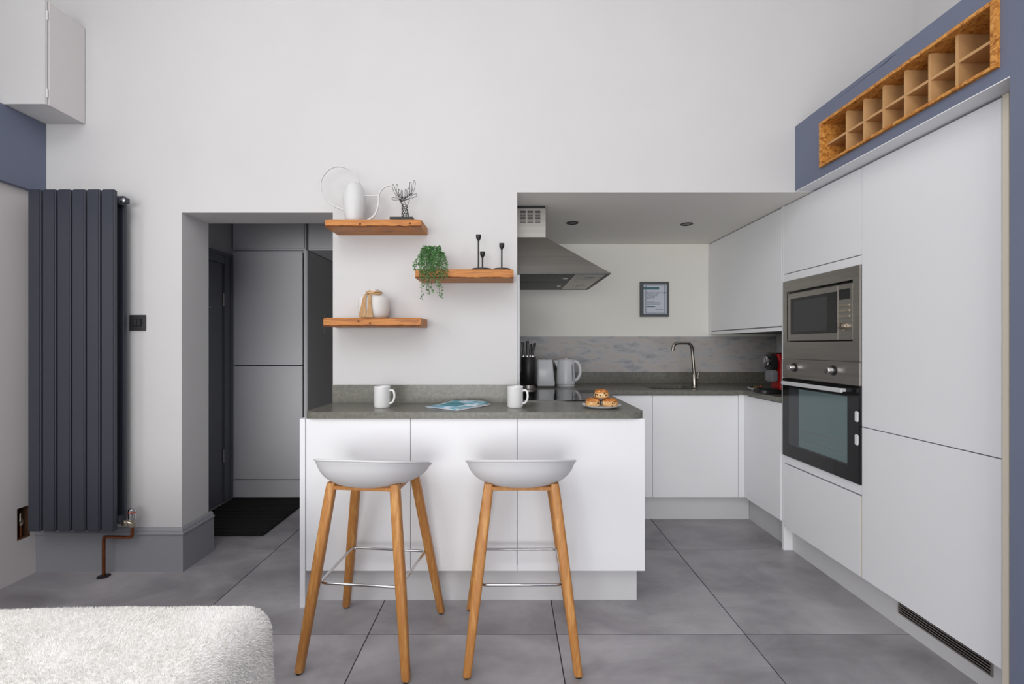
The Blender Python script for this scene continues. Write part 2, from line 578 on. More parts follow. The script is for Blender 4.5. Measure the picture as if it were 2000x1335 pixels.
# ---- hallway behind the doorway
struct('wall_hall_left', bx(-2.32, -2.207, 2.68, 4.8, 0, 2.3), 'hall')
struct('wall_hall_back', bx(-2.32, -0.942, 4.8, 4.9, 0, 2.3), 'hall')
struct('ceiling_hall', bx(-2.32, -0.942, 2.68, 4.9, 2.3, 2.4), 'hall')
bm = new()
box(bm, -2.207, -2.180, 3.52, 3.612, 0.0, 1.92, 0.004)
box(bm, -2.207, -2.180, 2.70, 2.78, 0.0, 1.92, 0.004)
box(bm, -2.207, -2.180, 2.78, 3.52, 1.835, 1.92, 0.004)
box(bm, -2.207, -2.168, 3.585, 3.612, 0.0, 1.92, 0.003)
box(bm, -2.207, -2.168, 2.70, 3.585, 1.893, 1.92, 0.003)
door = struct('door_1', bm, 'halldark')
leaf = obj('door_leaf', bx(-2.206, -2.193, 2.785, 3.512, 0.006, 1.83, 0.002), 'halldark', door)
for z in (1.56, 0.36):
    bm = new()
    tube(bm, [(-2.186, 3.515, z - 0.05), (-2.186, 3.515, z + 0.05)], 0.006, 8)
    obj('hinge', bm, 'steel', leaf, smooth=40)
bm = new()
lathe(bm, [(0.008, 0), (0.006, 0.006), (0.002, 0.008)], 12, (-2.193, 3.36, 1.49), axis='X')
obj('coat_hook', bm, 'steel', leaf, smooth=40)

dm = thing('door_mat', 'black ribbed door mat on the grey tiles in the hallway', 'mat', (-1.87, 3.26, 0))
obj('mat_pile', bx(-2.16, -1.552, 2.90, 3.60, 0.0, 0.009, 0.003), 'matblack', dm)
bm = new()
for k in range(11):
    y = 2.93 + k * 0.064
    box(bm, -2.155, -1.557, y, y + 0.03, 0.009, 0.0125)
obj('mat_rib', bm, 'matblack', dm)['kind'] = 'stuff'

t = thing('hall_cupboard', 'tall pale grey hallway cupboard with two stacked doors behind the mat', 'cupboard', (-1.9, 3.65, 0))
bm = new()
box(bm, -2.206, -2.19, 3.66, 4.3, 0.0, 1.968)
box(bm, -1.627, -1.604, 3.645, 4.3, 0.0, 1.968)
box(bm, -2.19, -1.627, 4.28, 4.3, 0.14, 1.968)
box(bm, -2.19, -1.627, 3.67, 4.28, 1.95, 1.968)
box(bm, -2.19, -1.627, 3.67, 4.28, 0.125, 0.141)
obj('body', bm, 'hallpanel', t)
obj('door', bx(-2.188, -1.64, 3.645, 3.664, 1.052, 1.958, 0.002), 'hallpanel', t)
obj('door', bx(-2.188, -1.64, 3.645, 3.664, 0.143, 1.044, 0.002), 'hallpanel', t)
obj('plinth', bx(-2.188, -1.64, 3.662, 3.68, 0.0, 0.135), 'hallpanel', t)
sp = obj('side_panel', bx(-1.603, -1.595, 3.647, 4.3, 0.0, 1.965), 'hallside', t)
for (y, z) in ((3.92, 1.45), (4.06, 1.44), (3.92, 1.32)):
    bm = new()
    tube(bm, [(-1.595, y, z), (-1.575, y, z), (-1.572, y, z + 0.02)], 0.003, 6)
    obj('hook', bm, 'steel', sp, smooth=40)
obj('handle', bx(-1.595, -1.572, 4.20, 4.215, 1.20, 1.28, 0.003), 'blackmetal', sp)
for x0, x1, lab in ((-2.206, -1.622, 'pale grey top box cupboard above the tall hallway cupboard'), (-1.60, -0.943, 'pale grey top box cupboard above the dark corridor opening')):
    t = thing('top_cupboard', lab, 'cupboard', ((x0 + x1) / 2, 3.65, 1.972))
    obj('body', bx(x0, x1, 3.668, 4.3, 1.972, 2.295), 'hallpanel', t)
    obj('door', bx(x0 + 0.012, x1 - 0.005, 3.648, 3.666, 1.985, 2.29, 0.002), 'hallpanel', t)

# ---- white box cupboard high on the wall, top left
t = thing('meter_cupboard', 'white box cupboard fixed high on the wall above the radiator', 'cupboard', (-2.6, 2.36, 2.397))
obj('body', bx(-3.099, -2.288, 2.264, YW - 0.0005, 2.399, 2.915), 'wall', t)
obj('front_panel', bx(-3.099, -2.278, 2.250, 2.2625, 2.397, 2.915, 0.001), 'wall', t)
d = obj('side_door', bx(-2.287, -2.273, 2.266, YW - 0.002, 2.3985, 2.912, 0.0015), 'greige', t)
for z in (2.455, 2.84):
    bm = new()
    tube(bm, [(-2.279, 2.259, z - 0.022), (-2.279, 2.259, z + 0.022)], 0.005, 8)
    obj('hinge', bm, 'mattwhite', d, smooth=40)

# ================================================================ KITCHEN
# ---- worktop
outer = rounded([(-0.94, YW - 0.001), (-0.94, 2.10), (0.636, 2.10), (0.636, 3.12), (1.607, 3.12), (1.607, 2.7225), (2.178, 2.7225),
                 (2.178, YR - 0.001), (0.052, YR - 0.001), (0.052, YW - 0.001)],
                [0, 0.05, 0.075, 0, 0, 0, 0, 0, 0, 0])
SX0, SX1, SY0, SY1 = 1.016, 1.352, 3.20, 3.55
hole = rounded([(SX0, SY0), (SX1, SY0), (SX1, SY1), (SX0, SY1)], [0.03] * 4)
t = thing('worktop', 'grey green quartz worktop with rounded bar corners', 'worktop', (-0.1, 2.3, 0.873))
bm = new()
prism(bm, outer, 0.873, ZT, [hole])
wt = obj('slab', bm, 'worktop', t, smooth=30)
bv = wt.modifiers.new('edge', 'BEVEL')
bv.width, bv.segments, bv.limit_method, bv.angle_limit = 0.0025, 2, 'ANGLE', math.radians(50)
tag(obj('upstand', bx(-0.938, 0.049, YW - 0.016, YW - 0.001, ZT, 0.999, 0.001), 'worktop'), 'grey green quartz upstand at the wall behind the two mugs', 'upstand')
tag(obj('upstand', bx(0.066, 2.178, YR - 0.016, YR - 0.001, ZT, 0.992, 0.001), 'worktop'), 'grey green quartz upstand under the splashback behind kettle and tap', 'upstand')

# sink and tap
t = thing('sink', 'dark grey undermounted sink set into the worktop beside the tap', 'sink', (1.184, 3.375, 0.70))
bm = new()
vs = box(bm, SX0 - 0.004, SX1 + 0.004, SY0 - 0.004, SY1 + 0.004, 0.72, 0.872, 0.0)
bm.faces.ensure_lookup_table()
top = [f for f in bm.faces if all(v.co.z > 0.87 for v in f.verts)]
bmesh.ops.delete(bm, geom=top, context='FACES')
ob = obj('basin', bm, 'sink', t)
so = ob.modifiers.new('wall', 'SOLIDIFY')
so.thickness = 0.006
bm = new()
lathe(bm, [(0.035, 0.0), (0.032, 0.004), (0.02, 0.005), (0.018, 0.002)], 20, (1.184, 3.375, 0.7265))
obj('drain', bm, 'tapsteel', t, smooth=40)

t = thing('kitchen_tap', 'brushed nickel swan neck mixer tap standing by the sink', 'tap', (1.385, 3.40, ZT))
bm = new()
lathe(bm, [(0.026, 0.0), (0.026, 0.006), (0.019, 0.008), (0.019, 0.09), (0.017, 0.095), (0.012, 0.098)], 20, (1.385, 3.40, ZT))
obj('base', bm, 'tapsteel', t, smooth=40)
bm = new()
pp = [(1.385, 3.40, 0.99), (1.378, 3.40, 1.08), (1.368, 3.395, 1.17), (1.362, 3.39, 1.20), (1.345, 3.385, 1.222), (1.32, 3.38, 1.227), (1.26, 3.37, 1.227), (1.235, 3.365, 1.222), (1.216, 3.36, 1.204), (1.211, 3.36, 1.17)]
tube(bm, spline(pp, 5), 0.0115, 14)
obj('spout', bm, 'tapsteel', t, smooth=60)
bm = new()
tube(bm, [(1.385, 3.40, 0.968), (1.412, 3.395, 0.968)], 0.013, 14)
tube(bm, [(1.406, 3.395, 0.968), (1.418, 3.385, 1.02)], 0.005, 8)
obj('lever', bm, 'tapsteel', t, smooth=40)

# splash panels
tag(obj('splashback', bx(0.066, 2.178, YR - 0.009, YR - 0.0005, 0.9935, 1.281), 'splash'), 'grey weathered concrete look splashback panel behind the kettle and tap', 'splashback')
tag(obj('side_splash_panel', bx(0.0505, 0.064, 2.475, YR - 0.02, ZT + 0.001, 1.592, 0.001), 'edge'), 'narrow pale splash panel edge on the wall end below the hood', 'splash panel')


def carcass(bm, x0, x1, y0, y1, z0, z1, open_side):
    """hollow cabinet box, 16 mm board; open_side one of '-y','+y','-x' (the front)"""
    b = 0.016
    box(bm, x0, x1, y0, y1, z0, z0 + b)
    box(bm, x0, x1, y0, y1, z1 - b, z1) if open_side == '-x' else None
    z0 += b
    if open_side == '-x':
        z1 -= b
        box(bm, x1 - b, x1, y0, y1, z0, z1)
        box(bm, x0, x1 - b, y0, y0 + b, z0, z1)
        box(bm, x0, x1 - b, y1 - b, y1, z0, z1)
    else:
        box(bm, x0, x0 + b, y0, y1, z0, z1)
        box(bm, x1 - b, x1, y0, y1, z0, z1)
        yb = (y1 - b, y1) if open_side == '-y' else (y0, y0 + b)
        box(bm, x0 + b, x1 - b, yb[0], yb[1], z0, z1)


# ---- breakfast bar units
ZD = 0.167
for (a, b, ye, lab) in ((-0.935, -0.450, 2.455, 'white panelled bar unit beside the end panel at the doorway'),
                        (-0.450, 0.0426, 2.455, 'white panelled bar unit in the middle, behind both stools'),
                        (0.0426, 0.6346, 3.10, 'wide white panelled bar unit under the plate of scones')):
    t = thing('bar_cabinet', lab, 'cabinet', ((a + b) / 2, (YP + ye) / 2, ZD - 0.015), group='breakfast bar units')
    bm = new()
    carcass(bm, max(a + 0.001, 0.052) if ye > 2.5 else a + 0.001, b - 0.001, YP + 0.022, ye, ZD, 0.871, '-y')
    obj('body', bm, 'carcass', t)
    obj('front_panel', bx(a + 0.0015, b - 0.0015, YP, YP + 0.02, ZD, 0.871, 0.0012), 'white', t)
tag(obj('end_panel', bx(-0.961, -0.9365, YP - 0.004, YW - 0.002, 0, 0.871, 0.001), 'white'), 'white end panel closing the bar beside the doorway', 'panel')
t = thing('bar_plinth', 'white recessed plinth along the foot of the breakfast bar', 'plinth', (-0.15, 2.18, 0))
obj('plinth_board', bx(-0.935, 0.612, YP + 0.06, YP + 0.076, 0, ZD - 0.002), 'plinth', t)
obj('plinth_board', bx(0.596, 0.612, YP + 0.077, 3.185, 0, ZD - 0.002), 'plinth', t)

# ---- sink run
for (a, b, lab) in ((0.640, 0.993, 'narrow white base cabinet of the sink run half hidden by the bar'),
                    (0.993, 1.583, 'white base cabinet under the sink with one wide door')):
    t = thing('base_cabinet', lab, 'cabinet', ((a + b) / 2, 3.4, ZD - 0.015), group='base cabinets in the recess')
    bm = new()
    carcass(bm, a + 0.001, b - 0.001, YB + 0.022, YR - 0.02, ZD, 0.871, '-y')
    obj('body', bm, 'carcass', t)
    obj('door', bx(a + 0.0015, b - 0.0015, YB, YB + 0.02, ZD, 0.866, 0.0012), 'white', t)
t = thing('corner_post', 'narrow white corner post between the two base cabinet runs', 'panel', (1.60, 3.15, ZD - 0.015))
obj('post_front', bx(1.5845, 1.625, YB - 0.001, YB + 0.018, ZD, 0.871, 0.001), 'white', t)
obj('post_side', bx(1.6255, 1.643, 3.105, YB + 0.018, ZD, 0.871, 0.001), 'white', t)
t = thing('base_cabinet', 'white base cabinet under the red coffee machine', 'cabinet', (1.9, 2.91, ZD - 0.015), group='base cabinets in the recess')
bm = new()
carcass(bm, 1.646, 2.172, 2.7235, 3.102, ZD, 0.871, '-x')
obj('body', bm, 'carcass', t)
obj('door', bx(1.6245, 1.6445, 2.7235, 3.1035, ZD, 0.866, 0.0012), 'white', t)
t = thing('recess_plinth', 'white L-shaped plinth below the base cabinets in the recess', 'plinth', (1.4, 3.19, 0))
obj('plinth_board', bx(0.613, 1.68, YB + 0.047, YB + 0.063, 0, ZD - 0.002), 'plinth', t)
obj('plinth_board', bx(1.682, 1.698, 2.7225, YB + 0.062, 0, ZD - 0.002), 'plinth', t)

# ---- tall run
tag(obj('tall_end_panel', bx(XR, 2.178, 2.7015, 2.7215, 0, ZS - 0.004, 0.001), 'white'), 'tall white end panel between the oven and the coffee machine', 'panel')
tag(obj('tall_end_panel', bx(XR, 2.178, 1.488, 1.5075, 0, ZS - 0.001, 0.001), 'cream'), 'tall cream-edged panel beside the blue pier', 'panel')
t = thing('oven_cabinet', 'tall white cabinet that houses the microwave and the oven', 'cabinet', (1.9, 2.4, 0.135))
bm = new()
carcass(bm, XR + 0.022, 2.172, 2.108, 2.70, 0.142, 2.028, '-x')
box(bm, XR + 0.022, 2.15, 2.124, 2.684, 0.545, 0.561)
box(bm, XR + 0.022, 2.15, 2.124, 2.684, 1.126, 1.133)
box(bm, XR + 0.022, 2.15, 2.124, 2.684, 1.600, 1.616)
obj('body', bm, 'carcass', t)
obj('door', bx(XR, XR + 0.02, 2.109, 2.6995, 1.629, 2.028, 0.0012), 'white', t)
obj('filler_strip', bx(XR + 0.001, XR + 0.02, 2.109, 2.6995, 1.584, 1.625, 0.001), 'white', t)
obj('filler_strip', bx(XR + 0.001, XR + 0.02, 2.109, 2.6995, 0.520, 0.5635, 0.001), 'white', t)
dr = obj('drawer', bx(XR, XR + 0.02, 2.115, 2.6995, 0.140, 0.513, 0.0012), 'white', t)
obj('edge_band', bx(XR + 0.0005, XR + 0.02, 2.109, 2.1148, 0.140, 0.513), 'cream', dr)

t = thing('fridge_cabinet', 'tall white built-in fridge cabinet with two doors near the blue pier', 'cabinet', (1.9, 1.81, 0.135))
bm = new()
carcass(bm, XR + 0.022, 2.172, 1.509, 2.1065, 0.142, 2.028, '-x')
obj('body', bm, 'carcass', t)
obj('door', bx(XR, XR + 0.02, 1.5105, 2.106, 0.8365, 2.028, 0.0012), 'white', t)
obj('door', bx(XR, XR + 0.02, 1.5105, 2.106, 0.140, 0.8325, 0.0012), 'white', t)

t = thing('tall_plinth', 'white plinth with a steel air vent below the tall cabinets', 'plinth', (1.69, 2.1, 0))
bm = new()
box(bm, 1.682, 1.697, 1.965, 2.70, 0, 0.138)
box(bm, 1.682, 1.697, 1.508, 1.585, 0, 0.138)
box(bm, 1.682, 1.697, 1.585, 1.965, 0, 0.062)
box(bm, 1.682, 1.697, 1.585, 1.965, 0.116, 0.138)
obj('plinth_board', bm, 'plinth', t)
bm = new()
ring_frame('Y', bm, 1.583, 1.967, 0.060, 0.118, 1.590, 1.960, 0.066, 0.112, 1.678, 1.690)
vg = obj('vent_grille', bm, 'steel', t)
obj('vent_back', bx(1.694, 1.696, 1.586, 1.964, 0.063, 0.115), 'black', vg)
for k in range(4):
    z = 0.070 + k * 0.0105
    s = obj('slat', bx(1.680, 1.688, 1.590, 1.960, z, z + 0.004), 'steel', vg)

t = thing('wall_cabinet', 'white wall cabinet in the recess above the coffee machine', 'cabinet', (1.9, 3.2, 1.30))
bm = new()
carcass(bm, XR + 0.022, 2.172, 2.7235, 3.70, 1.322, 2.028, '-x')
obj('body', bm, 'carcass', t)
obj('door', bx(XR, XR + 0.02, 2.7235, 3.683, 1.326, 2.026, 0.0012), 'white', t)
obj('filler_strip', bx(XR, XR + 0.02, 3.685, YR - 0.001, 1.30, 2.028, 0.001), 'white', t)
obj('bottom_rail', bx(XR + 0.001, XR + 0.021, 2.7235, 3.684, 1.296, 1.3185, 0.001), 'white', t)
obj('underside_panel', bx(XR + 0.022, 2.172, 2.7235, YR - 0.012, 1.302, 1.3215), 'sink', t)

# ---- microwave (its face looks towards -x)
t = thing('microwave', 'built-in stainless steel microwave with a black window above the oven', 'microwave', (1.8, 2.4, 1.133))
bm = new()
ring_frame('Y', bm, 2.1085, 2.6985, 1.1335, 1.582, 2.153, 2.666, 1.229, 1.519, XR - 0.007, XR + 0.002, 0.0012)
obj('trim_frame', bm, 'steel', t)
obj('casing', bx(XR + 0.012, 2.02, 2.156, 2.662, 1.2315, 1.516), 'black', t)
d = obj('door', bx(XR - 0.004, XR + 0.011, 2.2545, 2.660, 1.236, 1.506, 0.003), 'steel', t)
obj('window', bx(XR - 0.0065, XR - 0.0035, 2.258, 2.627, 1.271, 1.476, 0.001), 'mwglass', d)
obj('window_screen', bx(XR - 0.0075, XR - 0.0062, 2.325, 2.596, 1.287, 1.460), 'mwinner', d)
c = obj('control_panel', bx(XR - 0.004, XR + 0.011, 2.159, 2.2525, 1.236, 1.506, 0.003), 'steel', t)
obj('display', bx(XR - 0.0062, XR - 0.0035, 2.174, 2.243, 1.432, 1.482, 0.0008), 'mwglass', c)
for k in range(3):
    obj('button', bx(XR - 0.0070, XR - 0.0035, 2.176, 2.240, 1.400 - k * 0.027, 1.409 - k * 0.027, 0.001), 'brass', c)
bm = new()
lathe(bm, [(0.021, -0.0040), (0.021, -0.008), (0.017, -0.010), (0.015, -0.028), (0.010, -0.030)], 24, (XR, 2.209, 1.302), axis='X')
obj('knob', bm, 'brass', c, smooth=40)

# ---- oven
t = thing('oven', 'built-in oven with two round knobs, black glass door and steel bar handle', 'oven', (1.8, 2.4, 0.565))
obj('casing', bx(XR + 0.004, 2.10, 2.126, 2.682, 0.5645, 1.125), 'black', t)
c = obj('control_panel', bx(XR - 0.009, XR + 0.0035, 2.1085, 2.6985, 1.022, 1.131, 0.0015), 'steel', t)
for y in (2.587, 2.278):
    bm = new()
    lathe(bm, [(0.025, -0.009), (0.025, -0.013), (0.019, -0.016)], 24, (XR, y, 1.085), axis='X')
    k = obj('knob', bm, 'blackmetal', c, smooth=40)
    bm = new()
    lathe(bm, [(0.0175, -0.016), (0.0185, -0.036), (0.0185, -0.042), (0.016, -0.045)], 24, (XR, y, 1.085), axis='X')
    obj('knob_cap', bm, 'chrome', k, smooth=40)
d = obj('door', bx(XR - 0.010, XR + 0.003, 2.1085, 2.6985, 0.567, 1.018, 0.002), 'ovenglass', t)
obj('window_border', bx(XR - 0.0108, XR - 0.0098, 2.178, 2.635, 0.640, 0.970), 'ovenwin2', d)
obj('window', bx(XR - 0.0116, XR - 0.0107, 2.182, 2.545, 0.648, 0.966), 'ovenwin', d)
bm = new()
box(bm, XR - 0.0122, XR - 0.0115, 2.184, 2.543, 0.742, 0.746)
box(bm, XR - 0.0122, XR - 0.0115, 2.184, 2.543, 0.690, 0.692)
obj('rack', bm, 'smoke', d)
bm = new()
box(bm, XR - 0.054, XR - 0.042, 2.165, 2.640, 0.985, 1.006, 0.003)
for y in (2.20, 2.60):
    box(bm, XR - 0.044, XR - 0.009, y - 0.008, y + 0.008, 0.988, 1.003)
obj('handle', bm, 'edge', d)
for z in (0.856, 0.748):
    obj('latch', bx(XR - 0.018, XR - 0.0105, 2.1085, 2.128, z, z + 0.049, 0.003), 'whiteplastic', d)


def text_obj(name, body, size, material, parent, loc, rot=(PI / 2, 0, 0), extrude=0.0002, spacing=1.0):
    fc = bpy.data.curves.new(name, 'FONT')
    fc.body = body
    fc.size = size
    fc.extrude = extrude
    fc.space_character = spacing
    tmp = bpy.data.objects.new(name, fc)
    COL.objects.link(tmp)
    bpy.context.view_layer.update()
    me = bpy.data.meshes.new_from_object(tmp.evaluated_get(bpy.context.evaluated_depsgraph_get()))
    bpy.data.objects.remove(tmp)
    me.materials.clear()
    me.materials.append(M[material])
    me.transform(Matrix.Translation(Vector(loc) - root_offset(parent)) @ Matrix.Rotation(rot[2], 4, 'Z') @ Matrix.Rotation(rot[0], 4, 'X'))
    o = bpy.data.objects.new(name, me)
    COL.objects.link(o)
    o.parent = parent
    return o


# ---- extractor hood on the wall end
HX0, HX1, HY0, HY1, HZ = 0.0515, 0.560, 2.50, 3.22, 1.600
CX1, CY0, CY1, CZ = 0.222, 2.69, 2.99, 1.845
t = thing('extractor_hood', 'stainless steel pyramid extractor hood mounted on the wall end', 'extractor hood', (0.3, 2.86, HZ))
bm = new()
lo = [bm.verts.new(p) for p in ((HX0, HY0, HZ + 0.006), (HX1, HY0, HZ + 0.006), (HX1, HY1, HZ + 0.006), (HX0, HY1, HZ + 0.006))]
hi = [bm.verts.new(p) for p in ((HX0, CY0, CZ), (CX1, CY0, CZ), (CX1, CY1, CZ), (HX0, CY1, CZ))]
for k in range(4):
    bm.faces.new((lo[k], lo[(k + 1) % 4], hi[(k + 1) % 4], hi[k]))
bm.faces.new(hi)
bm.faces.new(list(reversed(lo)))
obj('canopy', bm, 'steelh', t)
bm = new()
box(bm, HX0, HX1 + 0.003, HY0 - 0.003, HY0 + 0.02, HZ, HZ + 0.006)
box(bm, HX0, HX1 + 0.003, HY1 - 0.02, HY1 + 0.003, HZ, HZ + 0.006)
box(bm, HX0, HX0 + 0.02, HY0 + 0.02, HY1 - 0.02, HZ, HZ + 0.006)
box(bm, HX1 - 0.015, HX1 + 0.003, HY0 + 0.02, HY1 - 0.02, HZ, HZ + 0.006)
obj('rim', bm, 'mesh', t)
cp = obj('light_panel', bx(0.372, HX1 - 0.016, HY0 + 0.021, HY1 - 0.021, HZ + 0.002, HZ + 0.0058), 'steel', t)
for y in (2.66, 3.0):
    bm = new()
    lathe(bm, [(0.031, 0.0), (0.031, 0.003)], 24, (0.475, y, HZ + 0.0008))
    obj('lamp', bm, 'lens', cp, smooth=40)
    obj('switch_strip', bx(0.43, 0.47, y + 0.045, y + 0.07, HZ + 0.001, HZ + 0.0035), 'smoke', cp)
for k in range(2):
    y0 = HY0 + 0.022 + k * 0.343
    f = obj('filter', bx(HX0 + 0.022, 0.366, y0, y0 + 0.333, HZ + 0.002, HZ + 0.0058), 'mesh', t)
    bm = new()
    for q in range(9):
        box(bm, HX0 + 0.024, 0.364, y0 + 0.012 + q * 0.036, y0 + 0.018 + q * 0.036, HZ + 0.0012, HZ + 0.0032)
    obj('filter_rib', bm, 'mesh', f)
    obj('catch', bx(0.325, 0.35, y0 + 0.15, y0 + 0.19, HZ + 0.0005, HZ + 0.0035), 'steel', f)
bm = new()
box(bm, HX0, CX1, CY0, CY1, CZ, ZS - 0.02, 0.001)
ch = obj('chimney', bm, 'steelh', t)
obj('chimney_gap', bx(HX0, CX1 - 0.004, CY0 + 0.004, CY1 - 0.004, ZS - 0.02, ZS - 0.0035), 'black', ch)
for r in range(9):
    for cidx in range(3):
        x = 0.072 + cidx * 0.043
        z = 1.928 + r * 0.0085
        if r == 0 and cidx == 0:
            base = obj('vent_slot', bx(0, 0.033, -0.0006, 0.0006, 0, 0.005), 'black', ch, world=False)
            sl = base
        else:
            sl = base.copy()
            COL.objects.link(sl)
            sl.parent = ch
        sl.location = Vector((x, CY0, z)) - root_offset(ch)

# ---- hob
t = thing('induction_hob', 'black glass induction hob on the worktop beside the wall end', 'hob', (0.34, 2.81, ZT))
obj('glass', bx(0.085, 0.600, 2.52, 3.10, ZT, ZT + 0.005, 0.0015), 'hobglass', t)
bm = new()
for (x, y, r) in ((0.21, 2.68, 0.09), (0.46, 2.68, 0.08), (0.21, 2.94, 0.075), (0.46, 2.94, 0.09)):
    lathe(bm, [(r, 0), (r, 0.0002), (r - 0.0015, 0.0002), (r - 0.0015, 0)], 40, (x, y, ZT + 0.0052), cap=False)
obj('zone_ring', bm, 'smoke', t)

# ---- downlights
for (x, y, lab) in ((0.433, 3.07, 'black recessed downlight in the soffit nearest the hood'), (1.212, 3.10, 'black recessed downlight in the soffit nearest the wall cabinet')):
    t = thing('downlight', lab, 'downlight', (x, y, ZS - 0.003), group='downlights in the soffit')
    bm = new()
    lathe(bm, [(0.041, 0.0), (0.041, -0.003), (0.036, -0.005), (0.029, -0.003), (0.027, -0.0005)], 32, (0, 0, 0), cap=False)
    obj('bezel', bm, 'blackmetal', t, world=False, smooth=40)
    bm = new()
    lathe(bm, [(0.027, -0.001), (0.018, -0.0022), (0.004, -0.003)], 24, (0, 0, 0))
    obj('lens', bm, 'lens', t, world=False, smooth=40)

# ---- framed notice
t = thing('framed_notice', 'small grey framed printed notice hanging on the recess wall', 'picture frame', (1.195, YR, 1.44))
fx = lambda p: (p - 992) * (YR - 0.02) / 893
fz = lambda p: 1.21 - (p - 674) * (YR - 0.02) / 893
x0, x1, z0, z1 = fx(1250.5), fx(1306.5), fz(618), fz(550)
bm = new()
ring_frame('X', bm, x0, x1, z0, z1, fx(1257), fx(1303), fz(612), fz(555), YR - 0.022, YR - 0.001, 0.0015)
obj('frame', bm, 'frame', t)
pz = obj('paper', bx(fx(1256.5), fx(1303.5), YR - 0.012, YR - 0.002, fz(612.5), fz(554.5)), 'paper', t)
yy = YR - 0.0125
obj('header_bar', bx(fx(1257.2), fx(1288), yy - 0.0004, yy + 0.0002, fz(565), fz(560.5)), 'teal', pz)
bm = new()
ring_frame('X', bm, fx(1261.3), fx(1300), fz(611), fz(556.2), fx(1262.4), fx(1298.6), fz(610.3), fz(557), yy - 0.0003, yy + 0.0002)
obj('border_line', bm, 'ink', pz)
for k, (s_, ypx) in enumerate((('BOOK DIRECTLY', 572.8), ('FOR OUR', 576.6), ('LOWEST', 580.2), ('RATES', 583.6))):
    text_obj('lettering', s_, 0.0192, 'ink', pz, (fx(1264), yy - 0.0002, fz(ypx)), spacing=1.12)
bm = new()
for (a, b, yp, h) in ((1264, 1278, 587.8, 0.7), (1264, 1290, 591.4, 0.8), (1264, 1289, 594, 0.8), (1281, 1296, 603.8, 0.8)):
    box(bm, fx(a), fx(b), yy - 0.0003, yy + 0.0002, fz(yp + h / 2), fz(yp - h / 2))
obj('print_line', bm, 'ink', pz)
obj('footer_bar', bx(fx(1264), fx(1280), yy - 0.0004, yy + 0.0002, fz(599.2), fz(597.6)), 'teal', pz)

# ---- bottle rack let into the bulkhead
t = thing('bottle_rack', 'strand board bottle rack with fourteen cells set in the blue bulkhead', 'wine rack', (1.66, 1.84, 2.083))
RX0, RX1, RY0, RY1, RZ0, RZ1, T = 1.531, 1.80, 1.435, 2.2515, 2.083, 2.302, 0.018
obj('side_board', bx(RX0, RX1, RY0, RY0 + T, RZ0, RZ1, 0.001), 'osb', t)
obj('side_board', bx(RX0, RX1, RY1 - T, RY1, RZ0, RZ1, 0.001), 'osb', t)
obj('bottom_board', bx(RX0, RX1, RY0 + T, RY1 - T, RZ0, RZ0 + T - 0.006, 0.001), 'osb', t)
obj('top_board', bx(RX0, RX1, RY0 + T, RY1 - T, RZ1 - T + 0.004, RZ1, 0.001), 'osb', t)
obj('back_board', bx(RX1, RX1 + 0.009, RY0, RY1, RZ0, RZ1), 'osb', t)
dv = [1.589 + 0.1035 * k for k in range(6)]
dx0 = 1.560
for y in dv:
    obj('divider', bx(dx0, RX1, y - 0.0055, y + 0.0055, RZ0 + 0.012, RZ1 - 0.014, 0.0008), 'mdf', t)
ed = [RY0 + T] + dv + [RY1 - T]
for k in range(7):
    a = ed[k] + (0.0056 if k else 0.0002)
    b = ed[k + 1] - (0.0056 if k < 6 else 0.0002)
    obj('cell_shelf', bx(dx0 + 0.001, RX1, a, b, 2.186, 2.197, 0.0008), 'mdf', t)

# ---- radiator
RY = 2.325
t = thing('radiator', 'tall anthracite vertical column radiator on the wall left of the doorway', 'radiator', (-2.22, 2.38, 0.26))
pitch, wid = 0.0748, 0.0665
rx0 = -2.444
zt, zb = 2.004, 0.262
col = obj('column', bx(-wid / 2, wid / 2, 0, 0.024, zb, zt, 0.005, 3), 'radiator', None, world=False, smooth=50)
bcol = obj('rear_column', bx(-wid / 2, wid / 2, 0, 0.024, zb + 0.01, zt - 0.01, 0.005, 3), 'radiator', None, world=False, smooth=50)
ro = root_offset(t)
for k in range(6):
    for src, y in ((col, RY), (bcol, RY + 0.073)):
        c = src if k == 0 else src.copy()
        if k:
            COL.objects.link(c)
        c.parent = t
        c.location = Vector((rx0 + wid / 2 + k * pitch - (0.012 if y > RY else 0), y, 0)) - ro
for z in (zt - 0.045, zb + 0.045):
    bm = new()
    tube(bm, [(rx0 + 0.01, RY + 0.0485, z), (rx0 + 5 * pitch + wid + 0.006, RY + 0.0485, z)], 0.0225, 14)
    obj('header_pipe', bm, 'radiator', t, smooth=40)
for z in (zt - 0.25, zb + 0.25):
    for x in (rx0 + 0.12, rx0 + 0.33):
        obj('wall_bracket', bx(x - 0.012, x + 0.012, RY + 0.098, YW - 0.0005, z - 0.03, z + 0.03), 'radiator', t)
xr = rx0 + 5 * pitch + wid + 0.006
bm = new()
box(bm, xr, xr + 0.026, RY + 0.034, RY + 0.062, zt - 0.059, zt - 0.031, 0.003)
v = obj('bleed_valve', bm, 'radiator', t)
bm = new()
lathe(bm, [(0.012, 0), (0.012, -0.004), (0.007, -0.006), (0.006, -0.012)], 16, (xr + 0.013, RY + 0.034, zt - 0.045), axis='Y')
obj('bleed_plug', bm, 'chrome', v, smooth=40)
bm = new()
vx, vy = xr + 0.033, RY + 0.066
tube(bm, [(xr - 0.002, RY + 0.0485, zb + 0.03), (vx, vy, zb + 0.018)], 0.012, 14)
lathe(bm, [(0.010, 0.0), (0.015, 0.004), (0.015, 0.020), (0.011, 0.022), (0.011, 0.045)], 16, (vx, vy, zb - 0.004))
va = obj('thermostatic_valve', bm, 'brass', t, smooth=40)
bm = new()
lathe(bm, [(0.013, 0.040), (0.018, 0.045), (0.019, 0.085), (0.016, 0.098), (0.010, 0.100)], 16, (vx, vy, zb - 0.004))
